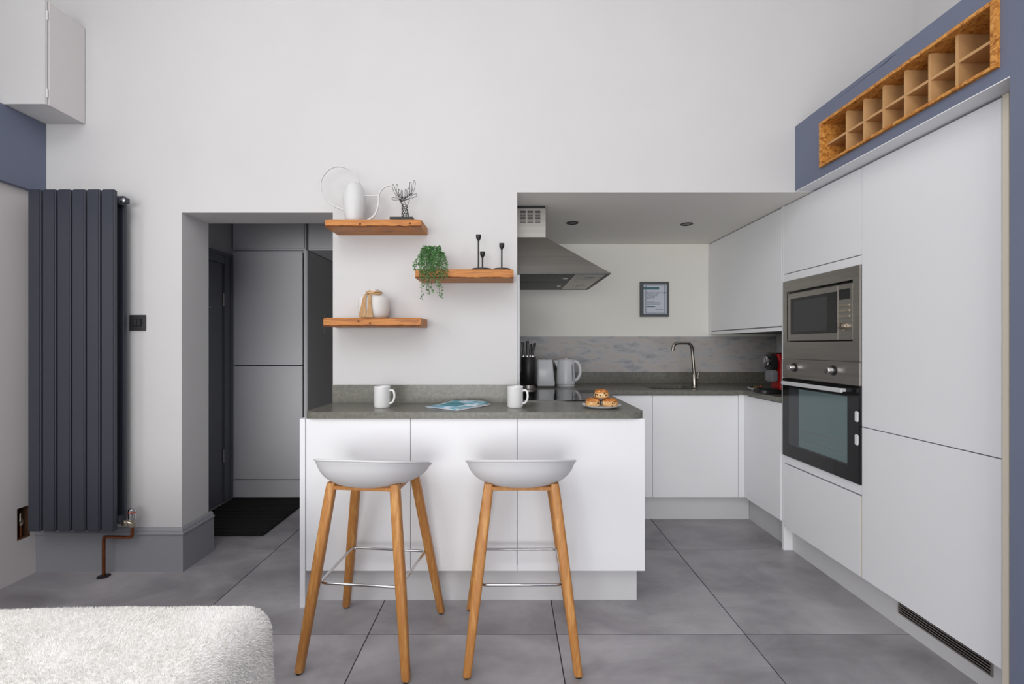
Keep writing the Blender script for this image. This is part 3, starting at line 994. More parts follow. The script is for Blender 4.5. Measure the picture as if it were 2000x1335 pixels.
obj('valve_head', bm, 'chrome', va, smooth=40)
bm = new()
lathe(bm, [(0.0192, 0.078), (0.0192, 0.084)], 16, (vx, vy, zb - 0.004), cap=False)
obj('valve_band', bm, 'amber', va, smooth=40)
bm = new()
lathe(bm, [(0.015, 0), (0.015, -0.006), (0.009, -0.008), (0.009, -0.012)], 16, (xr + 0.012, RY + 0.045, zb + 0.026), axis='Y')
obj('union_nut', bm, 'brass', va, smooth=40)
bm = new()
px_ = -2.117
tube(bm, spline([(vx, vy, zb), (vx, vy, 0.225), (vx - 0.004, vy, 0.212), (vx - 0.016, vy, 0.207), (px_ + 0.016, vy + 0.004, 0.207), (px_ + 0.004, vy + 0.004, 0.203), (px_, vy + 0.004, 0.19), (px_, vy + 0.004, 0.004)], 4), 0.0078, 12)
cpipe = obj('copper_pipe', bm, 'copper', t, smooth=50)
bm = new()
lathe(bm, [(0.030, 0.0), (0.029, 0.003), (0.011, 0.006)], 24, (px_, vy + 0.004, 0.0))
obj('floor_collar', bm, 'blackmetal', cpipe, smooth=40)

# ---- light switch and socket
t = thing('light_switch', 'pewter double rocker light switch beside the radiator', 'light switch', (-1.99, YW, 1.33))
X = lambda p, y=YW: (p - 992) * y / 893
Z = lambda p, y=YW: 1.21 - (p - 674) * y / 893
obj('face_plate', bx(X(254), X(286), YW - 0.006, YW - 0.0003, Z(645.5), Z(614.5), 0.0015), 'switch', t)
ins = obj('insert', bx(X(261.5), X(278.5), YW - 0.008, YW - 0.0055, Z(637), Z(623)), 'black', t)
for a, b in ((263, 269.4), (270.6, 277)):
    obj('rocker', bx(X(a), X(b), YW - 0.0105, YW - 0.0075, Z(636), Z(624), 0.001), 'switch', ins)
for a in (257.5, 282.5):
    bm = new()
    lathe(bm, [(0.0035, 0), (0.0035, -0.001), (0.001, -0.0014)], 10, (X(a), YW - 0.006, Z(630)), axis='Y')
    obj('screw', bm, 'chrome', ins, smooth=40)
t = thing('wall_socket', 'dark double power socket on the splashback between toaster and kettle', 'socket', (0.375, YR - 0.009, 0.99))
ys_ = YR - 0.009
obj('face_plate', bx(X(1062, ys_), X(1098, ys_), ys_ - 0.007, ys_ - 0.0003, Z(727, ys_), Z(707.5, ys_), 0.001), 'switch', t)
for a in (1071, 1084.5):
    bm = new()
    box(bm, X(a - 4, ys_), X(a + 4, ys_), ys_ - 0.0085, ys_ - 0.0065, Z(724, ys_), Z(713, ys_))
    obj('outlet', bm, 'black', t)
obj('plug', bx(X(1080.5, ys_), X(1087.5, ys_), ys_ - 0.04, ys_ - 0.0088, Z(723, ys_), Z(714, ys_), 0.004), 'black', t)


def bar(bm, stations, n=4, rnd=0.3):
    """rounded-rectangle section swept along stations [(point, half_w, half_d)] with fixed x / y axes"""
    rings = []
    for (p, hw, hd) in stations:
        ring = []
        r = min(hw, hd) * rnd
        for (sx, sy, a0) in ((1, 1, 0), (-1, 1, 90), (-1, -1, 180), (1, -1, 270)):
            for k in range(n):
                a = math.radians(a0 + 90 * k / (n - 1))
                ring.append(bm.verts.new((p[0] + sx * (hw - r) + r * math.cos(a), p[1] + sy * (hd - r) + r * math.sin(a), p[2])))
        rings.append(ring)
    m = len(rings[0])
    for a, b in zip(rings, rings[1:]):
        for k in range(m):
            bm.faces.new((a[k], a[(k + 1) % m], b[(k + 1) % m], b[k]))
    bm.faces.new(list(reversed(rings[0])))
    bm.faces.new(rings[-1])


# ---- bar stools (local frame: low back towards -y, where the camera is)
def make_stool(label, loc, rot):
    t = thing('bar_stool', label, 'bar stool', loc, rot, 'bar stools at the breakfast bar')
    # shell
    bm = new()
    NA, NR = 64, 14
    zb_ = 0.638
    rings = []

    def rim(ph):
        s = math.sin(ph)
        v = math.copysign(abs(s) ** (2 / 2.35), s) * 0.2153
        return 0.7342 - 0.253 * v - max(0, v) * 0.07
    c0 = bm.verts.new((0, 0, zb_))
    for i in range(1, NR + 1):
        tt = i / NR
        ring = []
        for k in range(NA):
            ph = 2 * PI * k / NA
            c, s = math.cos(ph), math.sin(ph)
            e = 2 / 2.35
            ux = math.copysign(abs(c) ** e, c) * 0.214
            uy = math.copysign(abs(s) ** e, s) * (0.208 if s < 0 else 0.205)
            a = tt * PI / 2
            r = math.sin(a) ** 1.0
            h = (1 - math.cos(a)) ** 1.12
            if i == NR:
                r, h = 1.035, 1.0
            ring.append(bm.verts.new((ux * r, uy * r, zb_ + (rim(ph) - zb_) * h)))
        rings.append(ring)
    for k in range(NA):
        bm.faces.new((c0, rings[0][k], rings[0][(k + 1) % NA]))
    for a, b in zip(rings, rings[1:]):
        for k in range(NA):
            bm.faces.new((a[k], b[k], b[(k + 1) % NA], a[(k + 1) % NA]))
    sh = obj('seat_shell', bm, 'shell', t, world=False, smooth=180)
    so = sh.modifiers.new('thickness', 'SOLIDIFY')
    so.thickness, so.offset = 0.006, 0
    sb = sh.modifiers.new('round', 'SUBSURF')
    sb.levels = sb.render_levels = 1
    bm = new()
    lip = []
    for k in range(NA):
        ph = 2 * PI * k / NA
        c, s = math.cos(ph), math.sin(ph)
        e = 2 / 2.35
        lip.append((math.copysign(abs(c) ** e, c) * 0.2215, math.copysign(abs(s) ** e, s) * (0.2153 if s < 0 else 0.212), rim(ph)))
    tube(bm, lip, 0.0045, 8, closed=True)
    obj('rim', bm, 'shell', sh, world=False, smooth=180)
    # legs
    tops = {(-1, -1): (-0.128, -0.118), (1, -1): (0.128, -0.118), (-1, 1): (-0.128, 0.115), (1, 1): (0.128, 0.115)}
    feet = {(-1, -1): (-0.2035, -0.215), (1, -1): (0.2035, -0.215), (-1, 1): (-0.225, 0.212), (1, 1): (0.225, 0.212)}
    for k_ in tops:
        tx, ty = tops[k_]
        fx_, fy_ = feet[k_]
        bm = new()
        st = []
        for z, hw, hd in ((0.006, 0.0135, 0.0125), (0.012, 0.0155, 0.0145), (0.30, 0.0190, 0.0170), (0.60, 0.0190, 0.0170), (0.655, 0.0185, 0.017), (0.679, 0.0165, 0.0165)):
            f = z / 0.66
            st.append(((fx_ + (tx - fx_) * f, fy_ + (ty - fy_) * f, z), hw, hd))
        bar(bm, st, rnd=0.55)
        lg = obj('leg', bm, 'leg', t, world=False, smooth=35)
        bm = new()
        lathe(bm, [(0.011, 0.0), (0.012, 0.002), (0.012, 0.0075)], 12, (fx_, fy_, 0))
        obj('foot_glide', bm, 'black', lg, world=False)
    # wooden seat frame under the shell
    bm = new()
    for y in (-0.118, 0.115):
        box(bm, -0.128, 0.128, y - 0.0155, y + 0.0155, 0.654, 0.668, 0.003)
    for x in (-0.128, 0.128):
        box(bm, x - 0.016, x + 0.016, -0.118, 0.115, 0.654, 0.677, 0.003)
    obj('seat_frame', bm, 'leg', t, world=False)
    # chrome footrest ring
    f = 0.305 / 0.66
    q = {k_: (feet[k_][0] + (tops[k_][0] - feet[k_][0]) * f, feet[k_][1] + (tops[k_][1] - feet[k_][1]) * f) for k_ in tops}
    P = [q[(-1, -1)], q[(1, -1)], q[(1, 1)], q[(-1, 1)]]
    ins_ = [(P[i][0] * 0.93, P[i][1] * 0.90, 0.305) for i in range(4)]
    bm = new()
    loop = []
    for i in range(4):
        p, a, b = Vector(ins_[i]), Vector(ins_[i - 1]), Vector(ins_[(i + 1) % 4])
        loop += [p + (a - p).normalized() * 0.02, p + (a - p).normalized() * 0.006 + (b - p).normalized() * 0.006, p + (b - p).normalized() * 0.02]
    tube(bm, loop, 0.0055, 10, closed=True)
    obj('footrest', bm, 'chrome', t, world=False, smooth=60)
    return t


make_stool('white shell bar stool on oak legs, the one standing nearer the doorway', (-0.546, 1.880, 0), math.radians(-6))
make_stool('white shell bar stool on oak legs, the one nearer the oven, seen square from behind', (0.052, 1.882, 0), math.radians(0.5))


# ---- rustic shelves
def shelf(label, x0, x1, z0, z1, seed):
    rnd = random.Random(seed)
    t = thing('wall_shelf', label, 'shelf', ((x0 + x1) / 2, 2.37, z0), group='oak wall shelves')
    bm = new()
    n = 26
    secs = []
    yf, yb = 2.28, YW - 0.0008
    j = [0.0] * 4
    for i in range(n + 1):
        x = x0 + (x1 - x0) * i / n
        e = 0.0
        if i in (0, n):
            e = 0.004
        j = [0.6 * v + rnd.uniform(-0.0016, 0.0016) for v in j]
        sec = [(yb, z1), (yf + 0.007 + e + j[0], z1 - e * 0.5), (yf + e, z1 - 0.005 - e + j[1]), (yf + j[2] * 0.5 + e, (z0 + z1) / 2),
               (yf + e + 0.0005, z0 + 0.007 + j[3] * 1.5), (yf + 0.008 + e + j[2] * 2, z0 + abs(j[1])), (yb, z0)]
        secs.append([bm.verts.new((x, a, b)) for a, b in sec])
    m = len(secs[0])
    for a, b in zip(secs, secs[1:]):
        for k in range(m):
            bm.faces.new((a[k], a[(k + 1) % m], b[(k + 1) % m], b[k]))
    bm.faces.new(secs[0])
    bm.faces.new(list(reversed(secs[-1])))
    bd = obj('board', bm, 'oak', t, smooth=25)
    bm = new()
    for q in range(2):
        xk = x0 + (x1 - x0) * rnd.uniform(0.2, 0.9)
        zk = z0 + (z1 - z0) * rnd.uniform(0.25, 0.6)
        lathe(bm, [(0.005, -0.0010), (0.0035, -0.0016), (0.001, -0.002)], 10, (xk, yf + 0.001, zk), axis='Y', sx=1.5)
    obj('knot', bm, 'bark', bd)
    bm = new()
    tube(bm, [(x0 + (x1 - x0) * i / n, yf + 0.0045 + 0.001 * math.sin(i * 1.7 + seed), z0 + 0.0042 + 0.0012 * math.sin(i * 0.9 + seed)) for i in range(n + 1)], 0.0034, 6)
    obj('waney_edge', bm, 'bark', bd, smooth=60)
    return t


shelf('chunky oak wall shelf carrying the watering can, top of the three', -0.914, -0.433, 1.801, 1.840, 3)
shelf('chunky oak wall shelf carrying the plant and candle holders, middle of the three', -0.463, 0.028, 1.545, 1.590, 5)
shelf('chunky oak wall shelf carrying the tasselled vase, lowest of the three', -0.922, -0.4345, 1.3045, 1.348, 9)

# ---- watering can (local plane x / z, from the shelf top)
K = 2.345 / 893 / 7.855
wx0 = (610 + 645 / 7.855 - 992) * 2.345 / 893
t = thing('watering_can', 'slim white watering can with a big hoop handle on the top shelf', 'watering can', (wx0, 2.345, 1.840))
L = lambda p, y=0.0: ((p[0] - 645) * K, y, (997 - p[1]) * K)
prof = [(0, 997), (118, 997), (128, 985), (140, 930), (158, 830), (168, 720), (168, 640), (160, 570), (142, 500), (118, 440), (98, 412), (92, 408), (86, 414), (60, 420)]
bm = new()
lathe(bm, [(max(r, 1) * K, (997 - y) * K) for r, y in prof], 40)
obj('body', bm, 'canwhite', t, world=False, smooth=50)
bm = new()
hp = [(700, 440), (715, 400), (690, 320), (620, 222), (515, 157), (400, 137), (285, 165), (185, 255), (135, 355), (125, 450), (155, 560), (222, 650), (325, 738), (485, 810)]
tube(bm, spline([L(p) for p in hp], 6), 0.0046, 10)
obj('handle', bm, 'canwhite', t, world=False, smooth=80)
bm = new()
spp = [(750, 975), (810, 972), (875, 950), (950, 890), (997, 800), (1015, 700), (1015, 610), (1038, 535), (1100, 462), (1188, 432)]
pts = spline([L(p) for p in spp], 6)
tube(bm, pts, [0.0062 - 0.002 * i / (len(pts) - 1) for i in range(len(pts))], 10)
obj('spout', bm, 'canwhite', t, world=False, smooth=80)
bm = new()
tube(bm, [L((795, 590)), L((1012, 590))], 0.0036, 8)
obj('brace', bm, 'canwhite', t, world=False, smooth=60)

# ---- wire deer head
dx_ = (610 + 1400 / 7.855 - 992) * 2.345 / 893
t = thing('deer_ornament', 'black wire deer head ornament on a slab base, top shelf', 'ornament', (dx_, 2.337, 1.840))
D = lambda x, y, d=0.0: ((x - 1400) * K, d, (997 - y) * K)
obj('base', bx(-0.058, 0.058, -0.045, 0.045, 0, 0.015, 0.001), 'blackmetal', t, world=False)
bm = new()
WR = 0.0012
rz = [(955, 60, 0.020), (880, 54, 0.019), (810, 48, 0.018), (745, 42, 0.018)]
cxs = {955: 1432, 880: 1430, 810: 1425, 745: 1420}
ringsp = []
for (y, hw, hd) in rz:
    ringsp.append([D(cxs[y] + hw * math.cos(2 * PI * k / 8), y, hd * math.sin(2 * PI * k / 8)) for k in range(8)])
for r in ringsp:
    tube(bm, r, WR, 5, closed=True)
for a, b in zip(ringsp, ringsp[1:]):
    for k in range(8):
        tube(bm, [a[k], b[(k + 1) % 8]], WR, 5)
        if k % 2 == 0:
            tube(bm, [a[k], b[(k - 1) % 8]], WR, 5)
obj('neck', bm, 'blackmetal', t, world=False)
bm = new()
brow = [D(1345, 655, -0.012), D(1400, 632, -0.02), D(1455, 632, -0.02), D(1490, 655, -0.012)]
muz = [D(1375, 715, -0.04), D(1410, 745, -0.055), D(1440, 712, -0.04)]
back = [D(1350, 650, 0.012), D(1420, 625, 0.016), D(1490, 650, 0.012)]
tube(bm, brow, WR, 5)
tube(bm, back, WR, 5)
tube(bm, muz, WR, 5)
for a in brow:
    for b in muz:
        tube(bm, [a, b], WR, 5)
for a, b in ((brow[0], back[0]), (brow[3], back[2]), (brow[1], back[1]), (muz[0], ringsp[-1][5]), (muz[2], ringsp[-1][7]), (muz[1], ringsp[-1][6]), (back[0], ringsp[-1][3]), (back[2], ringsp[-1][1])):
    tube(bm, [a, b], WR, 5)
for ex, ey in ((1382, 690), (1412, 675)):
    lathe(bm, [(0.0045, -0.001), (0.0045, 0.001)], 8, D(ex, ey, -0.036), axis='Y')
obj('face', bm, 'blackmetal', t, world=False)


def wire_loop(bm, p0, p1, wpx, bend=0.0):
    a, b = Vector(D(*p0)), Vector(D(*p1))
    d = b - a
    s = Vector((d.z, 0, -d.x)).normalized() * wpx * K
    bd = Vector((d.z, 0, -d.x)) * bend
    pts_ = [a, a + d * 0.35 + s * 0.8 + bd * 0.8, a + d * 0.85 + s + bd * 0.3, b, a + d * 0.85 - s + bd * 0.3, a + d * 0.35 - s * 0.8 + bd * 0.8]
    tube(bm, spline(pts_, 4, closed=True), WR, 5, closed=True)


for name, loops in (('antler', [((1395, 630), (1285, 600), 10, 0.0), ((1340, 610), (1240, 425), 16, -0.14), ((1350, 600), (1305, 425), 14, -0.12), ((1375, 625), (1335, 505), 12, -0.1), ((1392, 628), (1378, 510), 11, -0.05)]),
                    ('antler', [((1430, 630), (1540, 560), 10, 0.0), ((1500, 590), (1572, 365), 16, 0.14), ((1490, 595), (1508, 390), 14, 0.12), ((1450, 625), (1480, 480), 12, 0.1), ((1425, 628), (1440, 495), 11, 0.05)]),
                    ('ear', [((1350, 650), (1225, 640), 17, 0.0)]), ('ear', [((1490, 640), (1610, 575), 20, 0.0)])):
    bm = new()
    for a, b, w_, bn_ in loops:
        wire_loop(bm, a, b, w_, bn_)
    obj(name, bm, 'blackmetal', t, world=False)

# ---- candle holders on the middle shelf
ZM = 1.590


def cup_stem(t, x, y, h, part='stem'):
    bm = new()
    lathe(bm, [(0.006, 0.011), (0.0042, 0.017), (0.0042, h - 0.034), (0.0058, h - 0.028), (0.0125, h - 0.018), (0.0135, h), (0.0115, h), (0.0110, h - 0.014), (0.004, h - 0.018)], 18, (x, y, 0))
    obj(part, bm, 'blackmetal', t, world=False, smooth=50)


def disc(t, r):
    bm = new()
    lathe(bm, [(r - 0.002, 0), (r, 0.003), (r, 0.0075), (r - 0.003, 0.010), (0.008, 0.012)], 36)
    obj('base', bm, 'blackmetal', t, world=False, smooth=40)


Xc = lambda p: (p - 992) * 2.345 / 893
t = thing('candle_holder', 'black double candle holder with a tall and a short cup', 'candle holder', (Xc(941), 2.340, ZM), group='black candle holders on the middle shelf')
disc(t, 0.0545)
cup_stem(t, Xc(935) - Xc(941), -0.012, 0.182)
cup_stem(t, Xc(942.2) - Xc(941), 0.016, 0.102)
t = thing('candle_holder', 'black single candle holder at the right end of the middle shelf', 'candle holder', (Xc(980), 2.335, ZM), group='black candle holders on the middle shelf')
disc(t, 0.0465)
cup_stem(t, 0, 0, 0.140)

# ---- trailing plant
t = thing('trailing_plant', 'trailing green succulent in a pale pot on the middle shelf', 'plant', (Xc(846), 2.35, ZM))
bm = new()
lathe(bm, [(0.030, 0.0), (0.034, 0.004), (0.042, 0.085), (0.042, 0.090), (0.038, 0.090), (0.037, 0.078), (0.004, 0.076)], 28)
po = obj('pot', bm, 'pot', t, world=False, smooth=40)
rv = random.Random(21)


def leaf(bm, c, d, L_, w_):
    d = d.normalized()
    s = d.cross(Vector((rv.uniform(-1, 1), rv.uniform(-1, 1), rv.uniform(-1, 1)))).normalized()
    n_ = d.cross(s)
    mid = c + d * L_ * 0.55
    a = bm.verts.new(c)
    e = bm.verts.new(c + d * L_)
    ringl = [bm.verts.new(mid + s * w_), bm.verts.new(mid + n_ * w_ * 0.45), bm.verts.new(mid - s * w_), bm.verts.new(mid - n_ * w_ * 0.45)]
    for k in range(4):
        bm.faces.new((a, ringl[k], ringl[(k + 1) % 4]))
        bm.faces.new((e, ringl[(k + 1) % 4], ringl[k]))


Kc = 2.36 / 893
# (px of the lower tip, its depth): vines spill over the pot rim and hang before the shelf edge
tips = [(824, 584, 2.315), (833, 566, 2.312), (838, 575, 2.32), (843, 570, 2.316), (828, 560, 2.31), (836, 552, 2.305), (858, 578, 2.316), (862, 582, 2.32), (856, 560, 2.312), (811, 528, 2.34),
        (818, 516, 2.345), (871, 542, 2.318), (869, 528, 2.325), (846, 545, 2.31), (851, 552, 2.314), (826, 548, 2.312), (866, 545, 2.314), (840, 535, 2.312), (830, 530, 2.31), (848, 530, 2.31), (822, 532, 2.315), (861, 535, 2.31),
        (820, 540, 2.312), (834, 540, 2.308), (844, 525, 2.315), (856, 518, 2.33), (826, 518, 2.325), (838, 515, 2.325)]
org = Vector(t.location)
for (px, py, dep) in tips:
    dep -= 0.050
    tip = Vector(((px - 992) * dep / 893, dep, 1.21 - (py - 674) * dep / 893)) - org
    ang = math.atan2(tip.y - 0.004, tip.x)
    ra = rv.uniform(0.004, 0.022)
    st = Vector((ra * math.cos(ang), ra * math.sin(ang), 0.082))
    rimp = Vector((max(-0.048, min(0.046, tip.x * 0.95)), -0.040 - rv.uniform(0, 0.014), 0.098 + rv.uniform(-0.012, 0.022)))
    if abs(tip.x) > 0.05:
        rimp = Vector((math.copysign(0.046, tip.x), -0.02, 0.09))
    down = Vector((tip.x, tip.y, max(tip.z, 0.02) + 0.02)) if tip.z < 0.02 else (rimp + tip) / 2
    path = spline([st, rimp, down, tip], 12)
    vm = new()
    tube(vm, path, 0.0009, 4)
    stem = obj('vine', vm, 'stem', t, world=False)
    lm = new()
    for i, p in enumerate(path):
        for q in range(2):
            a = rv.uniform(0, 2 * PI)
            leaf(lm, p + Vector((rv.uniform(-0.002, 0.002), rv.uniform(-0.002, 0.002), rv.uniform(-0.003, 0.003))),
                 Vector((math.cos(a), math.sin(a) * 0.8 - 0.2, rv.uniform(-0.2, 0.6))), rv.uniform(0.009, 0.0145), rv.uniform(0.003, 0.0046))
    obj('foliage', lm, 'leaf', stem, world=False)['kind'] = 'stuff'
bm = new()
for q in range(90):
    a = rv.uniform(0, 2 * PI)
    r_ = rv.uniform(0, 0.036)
    leaf(bm, Vector((r_ * math.cos(a), r_ * math.sin(a), 0.085 + rv.uniform(0, 0.03))), Vector((math.cos(a), math.sin(a), rv.uniform(0.1, 1.0))), rv.uniform(0.009, 0.013), 0.0036)
obj('crown_foliage', bm, 'leaf', t, world=False)['kind'] = 'stuff'

# ---- tasselled vase
t = thing('vase', 'squat white vase with a raffia tassel collar on the lowest shelf', 'vase', (Xc(728), 2.365, 1.348))
kv = 2.365 / 893 / 12.5
prof = [(1, 0), (270, 0), (318, 30), (355, 110), (372, 240), (375, 380), (370, 450), (345, 505), (290, 534), (220, 546), (120, 560), (100, 575), (100, 650), (112, 690), (116, 700), (104, 704), (84, 690), (78, 600), (20, 590)]
bm = new()
lathe(bm, [(max(r, 1) * kv, h * kv) for r, h in prof], 44)
obj('body', bm, 'vase', t, world=False, smooth=50)
rv = random.Random(4)
bm = new()
for q in range(5):
    ph0 = rv.uniform(0, 6)
    tube(bm, [((118 + 22 * (q % 2) + rv.uniform(-8, 8)) * kv * math.cos(a) * 1.35, (118 + 20 * (q % 2)) * kv * math.sin(a), (590 + 16 * q + 12 * math.sin(3 * a + ph0)) * kv) for a in [2 * PI * k / 24 for k in range(24)]], 0.0032, 6, closed=True)
cl = obj('raffia_collar', bm, 'raffia', t, world=False, smooth=80)
for (tx, bc, sp_, n_) in ((-90, -180, 104, 60), (22, 22, 84, 52)):
    bm = new()

    def fr(xp, extra):
        xx = xp * kv
        return -math.sqrt(max(0.0003, (376 * kv) ** 2 - xx * xx)) - extra - rv.uniform(0, 0.006)
    for q in range(n_):
        f = rv.uniform(-1, 1)
        m1 = tx + f * 26
        m2 = tx + (bc - tx) * 0.55 + f * sp_ * 0.55 + rv.uniform(-8, 8)
        bx_ = bc + f * sp_
        tube(bm, spline([(tx * 0.8 * kv, -0.034 - rv.uniform(0, 0.004), 592 * kv), (m1 * kv, fr(m1, 0.003), 530 * kv),
                         (m2 * kv, fr(m2, 0.004), 260 * kv), (bx_ * kv, fr(bx_, 0.004), (6 + rv.uniform(0, 22)) * kv)], 3), 0.0013, 4)
    obj('tassel', bm, 'raffia', cl, world=False, smooth=80)


# ---- mugs
def mug(label, loc, rot):
    t = thing('mug', label, 'mug', loc, rot, 'white mugs on the bar')
    bm = new()
    lathe(bm, [(0.030, 0.0), (0.036, 0.001), (0.0395, 0.008), (0.0395, 0.099), (0.0405, 0.103), (0.0395, 0.105), (0.0375, 0.103), (0.0368, 0.010), (0.033, 0.006), (0.004, 0.005)], 40)
    obj('body', bm, 'ceramic', t, world=False, smooth=50)
    bm = new()
    tube(bm, spline([(0.036, 0, 0.082), (0.047, 0, 0.086), (0.058, 0, 0.082), (0.063, 0, 0.066), (0.062, 0, 0.045), (0.053, 0, 0.027), (0.037, 0, 0.020)], 5), [0.0055] * 31, 10)
    obj('handle', bm, 'ceramic', t, world=False, smooth=80)


mug('white ceramic mug standing nearer the doorway on the bar', (-0.622, 2.262, ZT), math.radians(-8))
mug('white ceramic mug standing next to the hob on the bar', (0.036, 2.265, ZT), math.radians(-14))

# ---- brochure
t = thing('brochure', 'folded blue and white brochure lying on the bar between the mugs', 'brochure', (-0.25, 2.3, ZT))
A, B, C_, D_ = Vector((-0.408, 2.255)), Vector((-0.245, 2.150)), Vector((-0.088, 2.335)), Vector((-0.285, 2.415))


def sheet(name, material, z, lift, off, u0=0.0, u1=1.0, v0=0.0, v1=1.0, parent=t):
    bm = new()
    n = 10
    g = []
    for i in range(n + 1):
        row = []
        for j in range(n + 1):
            u, v = u0 + (u1 - u0) * i / n, v0 + (v1 - v0) * j / n
            p = A * (1 - u) * (1 - v) + B * (1 - u) * v + C_ * u * v + D_ * u * (1 - v) + Vector(off)
            row.append(bm.verts.new((p.x, p.y, ZT + z + lift * math.sin(PI * min(1, v * 1.0)) * 0.4 + lift * u * u)))
        g.append(row)
    for i in range(n):
        for j in range(n):
            bm.faces.new((g[i][j], g[i + 1][j], g[i + 1][j + 1], g[i][j + 1]))
    o = obj(name, bm, material, parent, smooth=180)
    sd = o.modifiers.new('paper', 'SOLIDIFY')
    sd.thickness = 0.0006
    return o


sheet('back_page', 'magwhite', 0.0012, 0.004, (0.004, -0.004))
sheet('page', 'magwhite', 0.0030, 0.008, (0.0, 0.0))
cv = sheet('cover', 'magblue', 0.0052, 0.013, (-0.004, 0.003))
sheet('cover_print', 'magteal', 0.0064, 0.013, (-0.004, 0.003), 0.25, 0.62, 0.25, 0.72, cv)

# ---- plate of scones
ZP = ZT
t = thing('plate', 'small white plate holding the scones on the bar', 'plate', (0.462, 2.262, ZP))
bm = new()
lathe(bm, [(0.058, 0.0), (0.062, 0.0), (0.066, 0.003), (0.083, 0.0062), (0.0955, 0.0135), (0.0965, 0.015), (0.094, 0.0155), (0.082, 0.0082), (0.070, 0.0064), (0.004, 0.006)], 48)
obj('dish', bm, 'ceramic', t, world=False, smooth=50)


def scone(label, loc, rot, r, h, seed):
    rs = random.Random(seed)
    t = thing('scone', label, 'scone', loc, rot, 'fruit scones on the plate')
    n = 28
    lob = [rs.uniform(-0.13, 0.13) for _ in range(n)]
    lob = [(lob[i] + lob[i - 1] + lob[i - 2] + lob[(i + 1) % n]) / 3 for i in range(n)]

    def blob(prof_):
        bm = new()
        rings_ = []
        for rr, hh in prof_:
            rings_.append([bm.verts.new((r * rr * (1 + lob[k]) * math.cos(2 * PI * k / n) + rs.uniform(-0.0008, 0.0008), r * rr * (1 + lob[k]) * math.sin(2 * PI * k / n) + rs.uniform(-0.0008, 0.0008), h * hh + rs.uniform(-0.0007, 0.0007) * (hh > 0.03))) for k in range(n)])
        for a, b in zip(rings_, rings_[1:]):
            for k in range(n):
                bm.faces.new((a[k], a[(k + 1) % n], b[(k + 1) % n], b[k]))
        bm.faces.new(list(reversed(rings_[0])))
        bm.faces.new(rings_[-1])
        return bm
    bo = obj('crumb', blob([(0.80, 0.0), (0.95, 0.06), (1.04, 0.25), (0.94, 0.45), (1.0, 0.60), (0.95, 0.72), (0.85, 0.78)]), 'bread', t, world=False, smooth=180)
    obj('crust', blob([(0.975, 0.66), (0.97, 0.76), (0.88, 0.88), (0.70, 0.97), (0.4, 1.03), (0.1, 1.05)]), 'crust', t, world=False, smooth=180)
    bm = new()
    for q in range(16):
        a = rs.uniform(0, 2 * PI)
        z = h * rs.uniform(0.12, 0.7)
        c = (r * 1.0 * math.cos(a), r * 1.0 * math.sin(a), z)
        lathe(bm, [(0.0005, -0.0035), (0.0032, -0.002), (0.004, 0), (0.003, 0.0022), (0.0005, 0.0035)], 8, c)
    obj('raisin', bm, 'raisin', bo, world=False, smooth=180)


scone('currant scone on the plate, lower one nearer the mug', (0.4195, 2.255, ZP + 0.0068), 0.3, 0.037, 0.040, 1)
scone('currant scone on the plate, lower one nearer the bar corner', (0.5025, 2.253, ZP + 0.0068), 1.9, 0.038, 0.040, 2)
scone('currant scone perched on top of the other two', (0.460, 2.256, ZP + 0.0490), 3.1, 0.035, 0.040, 3)

# ================================================================ THINGS ON THE BACK WORKTOP
Q = lambda p, y: (p - 992) * y / 893
# ---- knife block with knives
t = thing('knife_block', 'black oval knife block on a steel foot beside the toaster', 'knife block', (Q(1032, 3.2), 3.22, ZT))
bm = new()
lathe(bm, [(0.040, 0.0), (0.043, 0.002), (0.043, 0.028), (0.040, 0.030)], 32, sx=1.0, sy=0.8)
obj('steel_foot', bm, 'steel', t, world=False, smooth=40)
bm = new()
lathe(bm, [(0.048, 0.030), (0.0505, 0.033), (0.0505, 0.222), (0.048, 0.226), (0.044, 0.226), (0.043, 0.218), (0.003, 0.216)], 36, sx=1.0, sy=0.8)
obj('holder', bm, 'black', t, world=False, smooth=40)
bx0, by0 = t.location.x, t.location.y
for (dx, dy, h, ln, lean, lab) in ((-0.034, 0.004, 0.112, 0.02, -0.05, 'black handled kitchen knife nearest the wall end'), (-0.008, -0.012, 0.118, 0.02, 0.02, 'black handled kitchen knife with the tallest handle'),
                                   (0.014, 0.014, 0.095, 0.02, 0.05, 'black handled kitchen knife with the shorter upright handle'), (0.030, -0.006, 0.104, 0.02, 0.12, 'black handled kitchen knife leaning towards the kettle')):
    k = thing('kitchen_knife', lab, 'knife', (bx0 + dx, by0 + dy, ZT + 0.219), 0, 'knives in the block')
    bm = new()
    box(bm, -0.004, 0.004, -0.011, 0.011, 0.0, 0.016, 0.001)
    obj('bolster', bm, 'steel', k, world=False)
    bm = new()
    bar(bm, [((0, 0, 0.015), 0.0065, 0.011), ((lean * 0.03, 0, 0.05), 0.009, 0.013), ((lean * 0.08, 0, 0.085), 0.0075, 0.012), ((lean * 0.13, 0, h), 0.0095, 0.015)], rnd=0.6)
    obj('handle', bm, 'black', k, world=False, smooth=50)

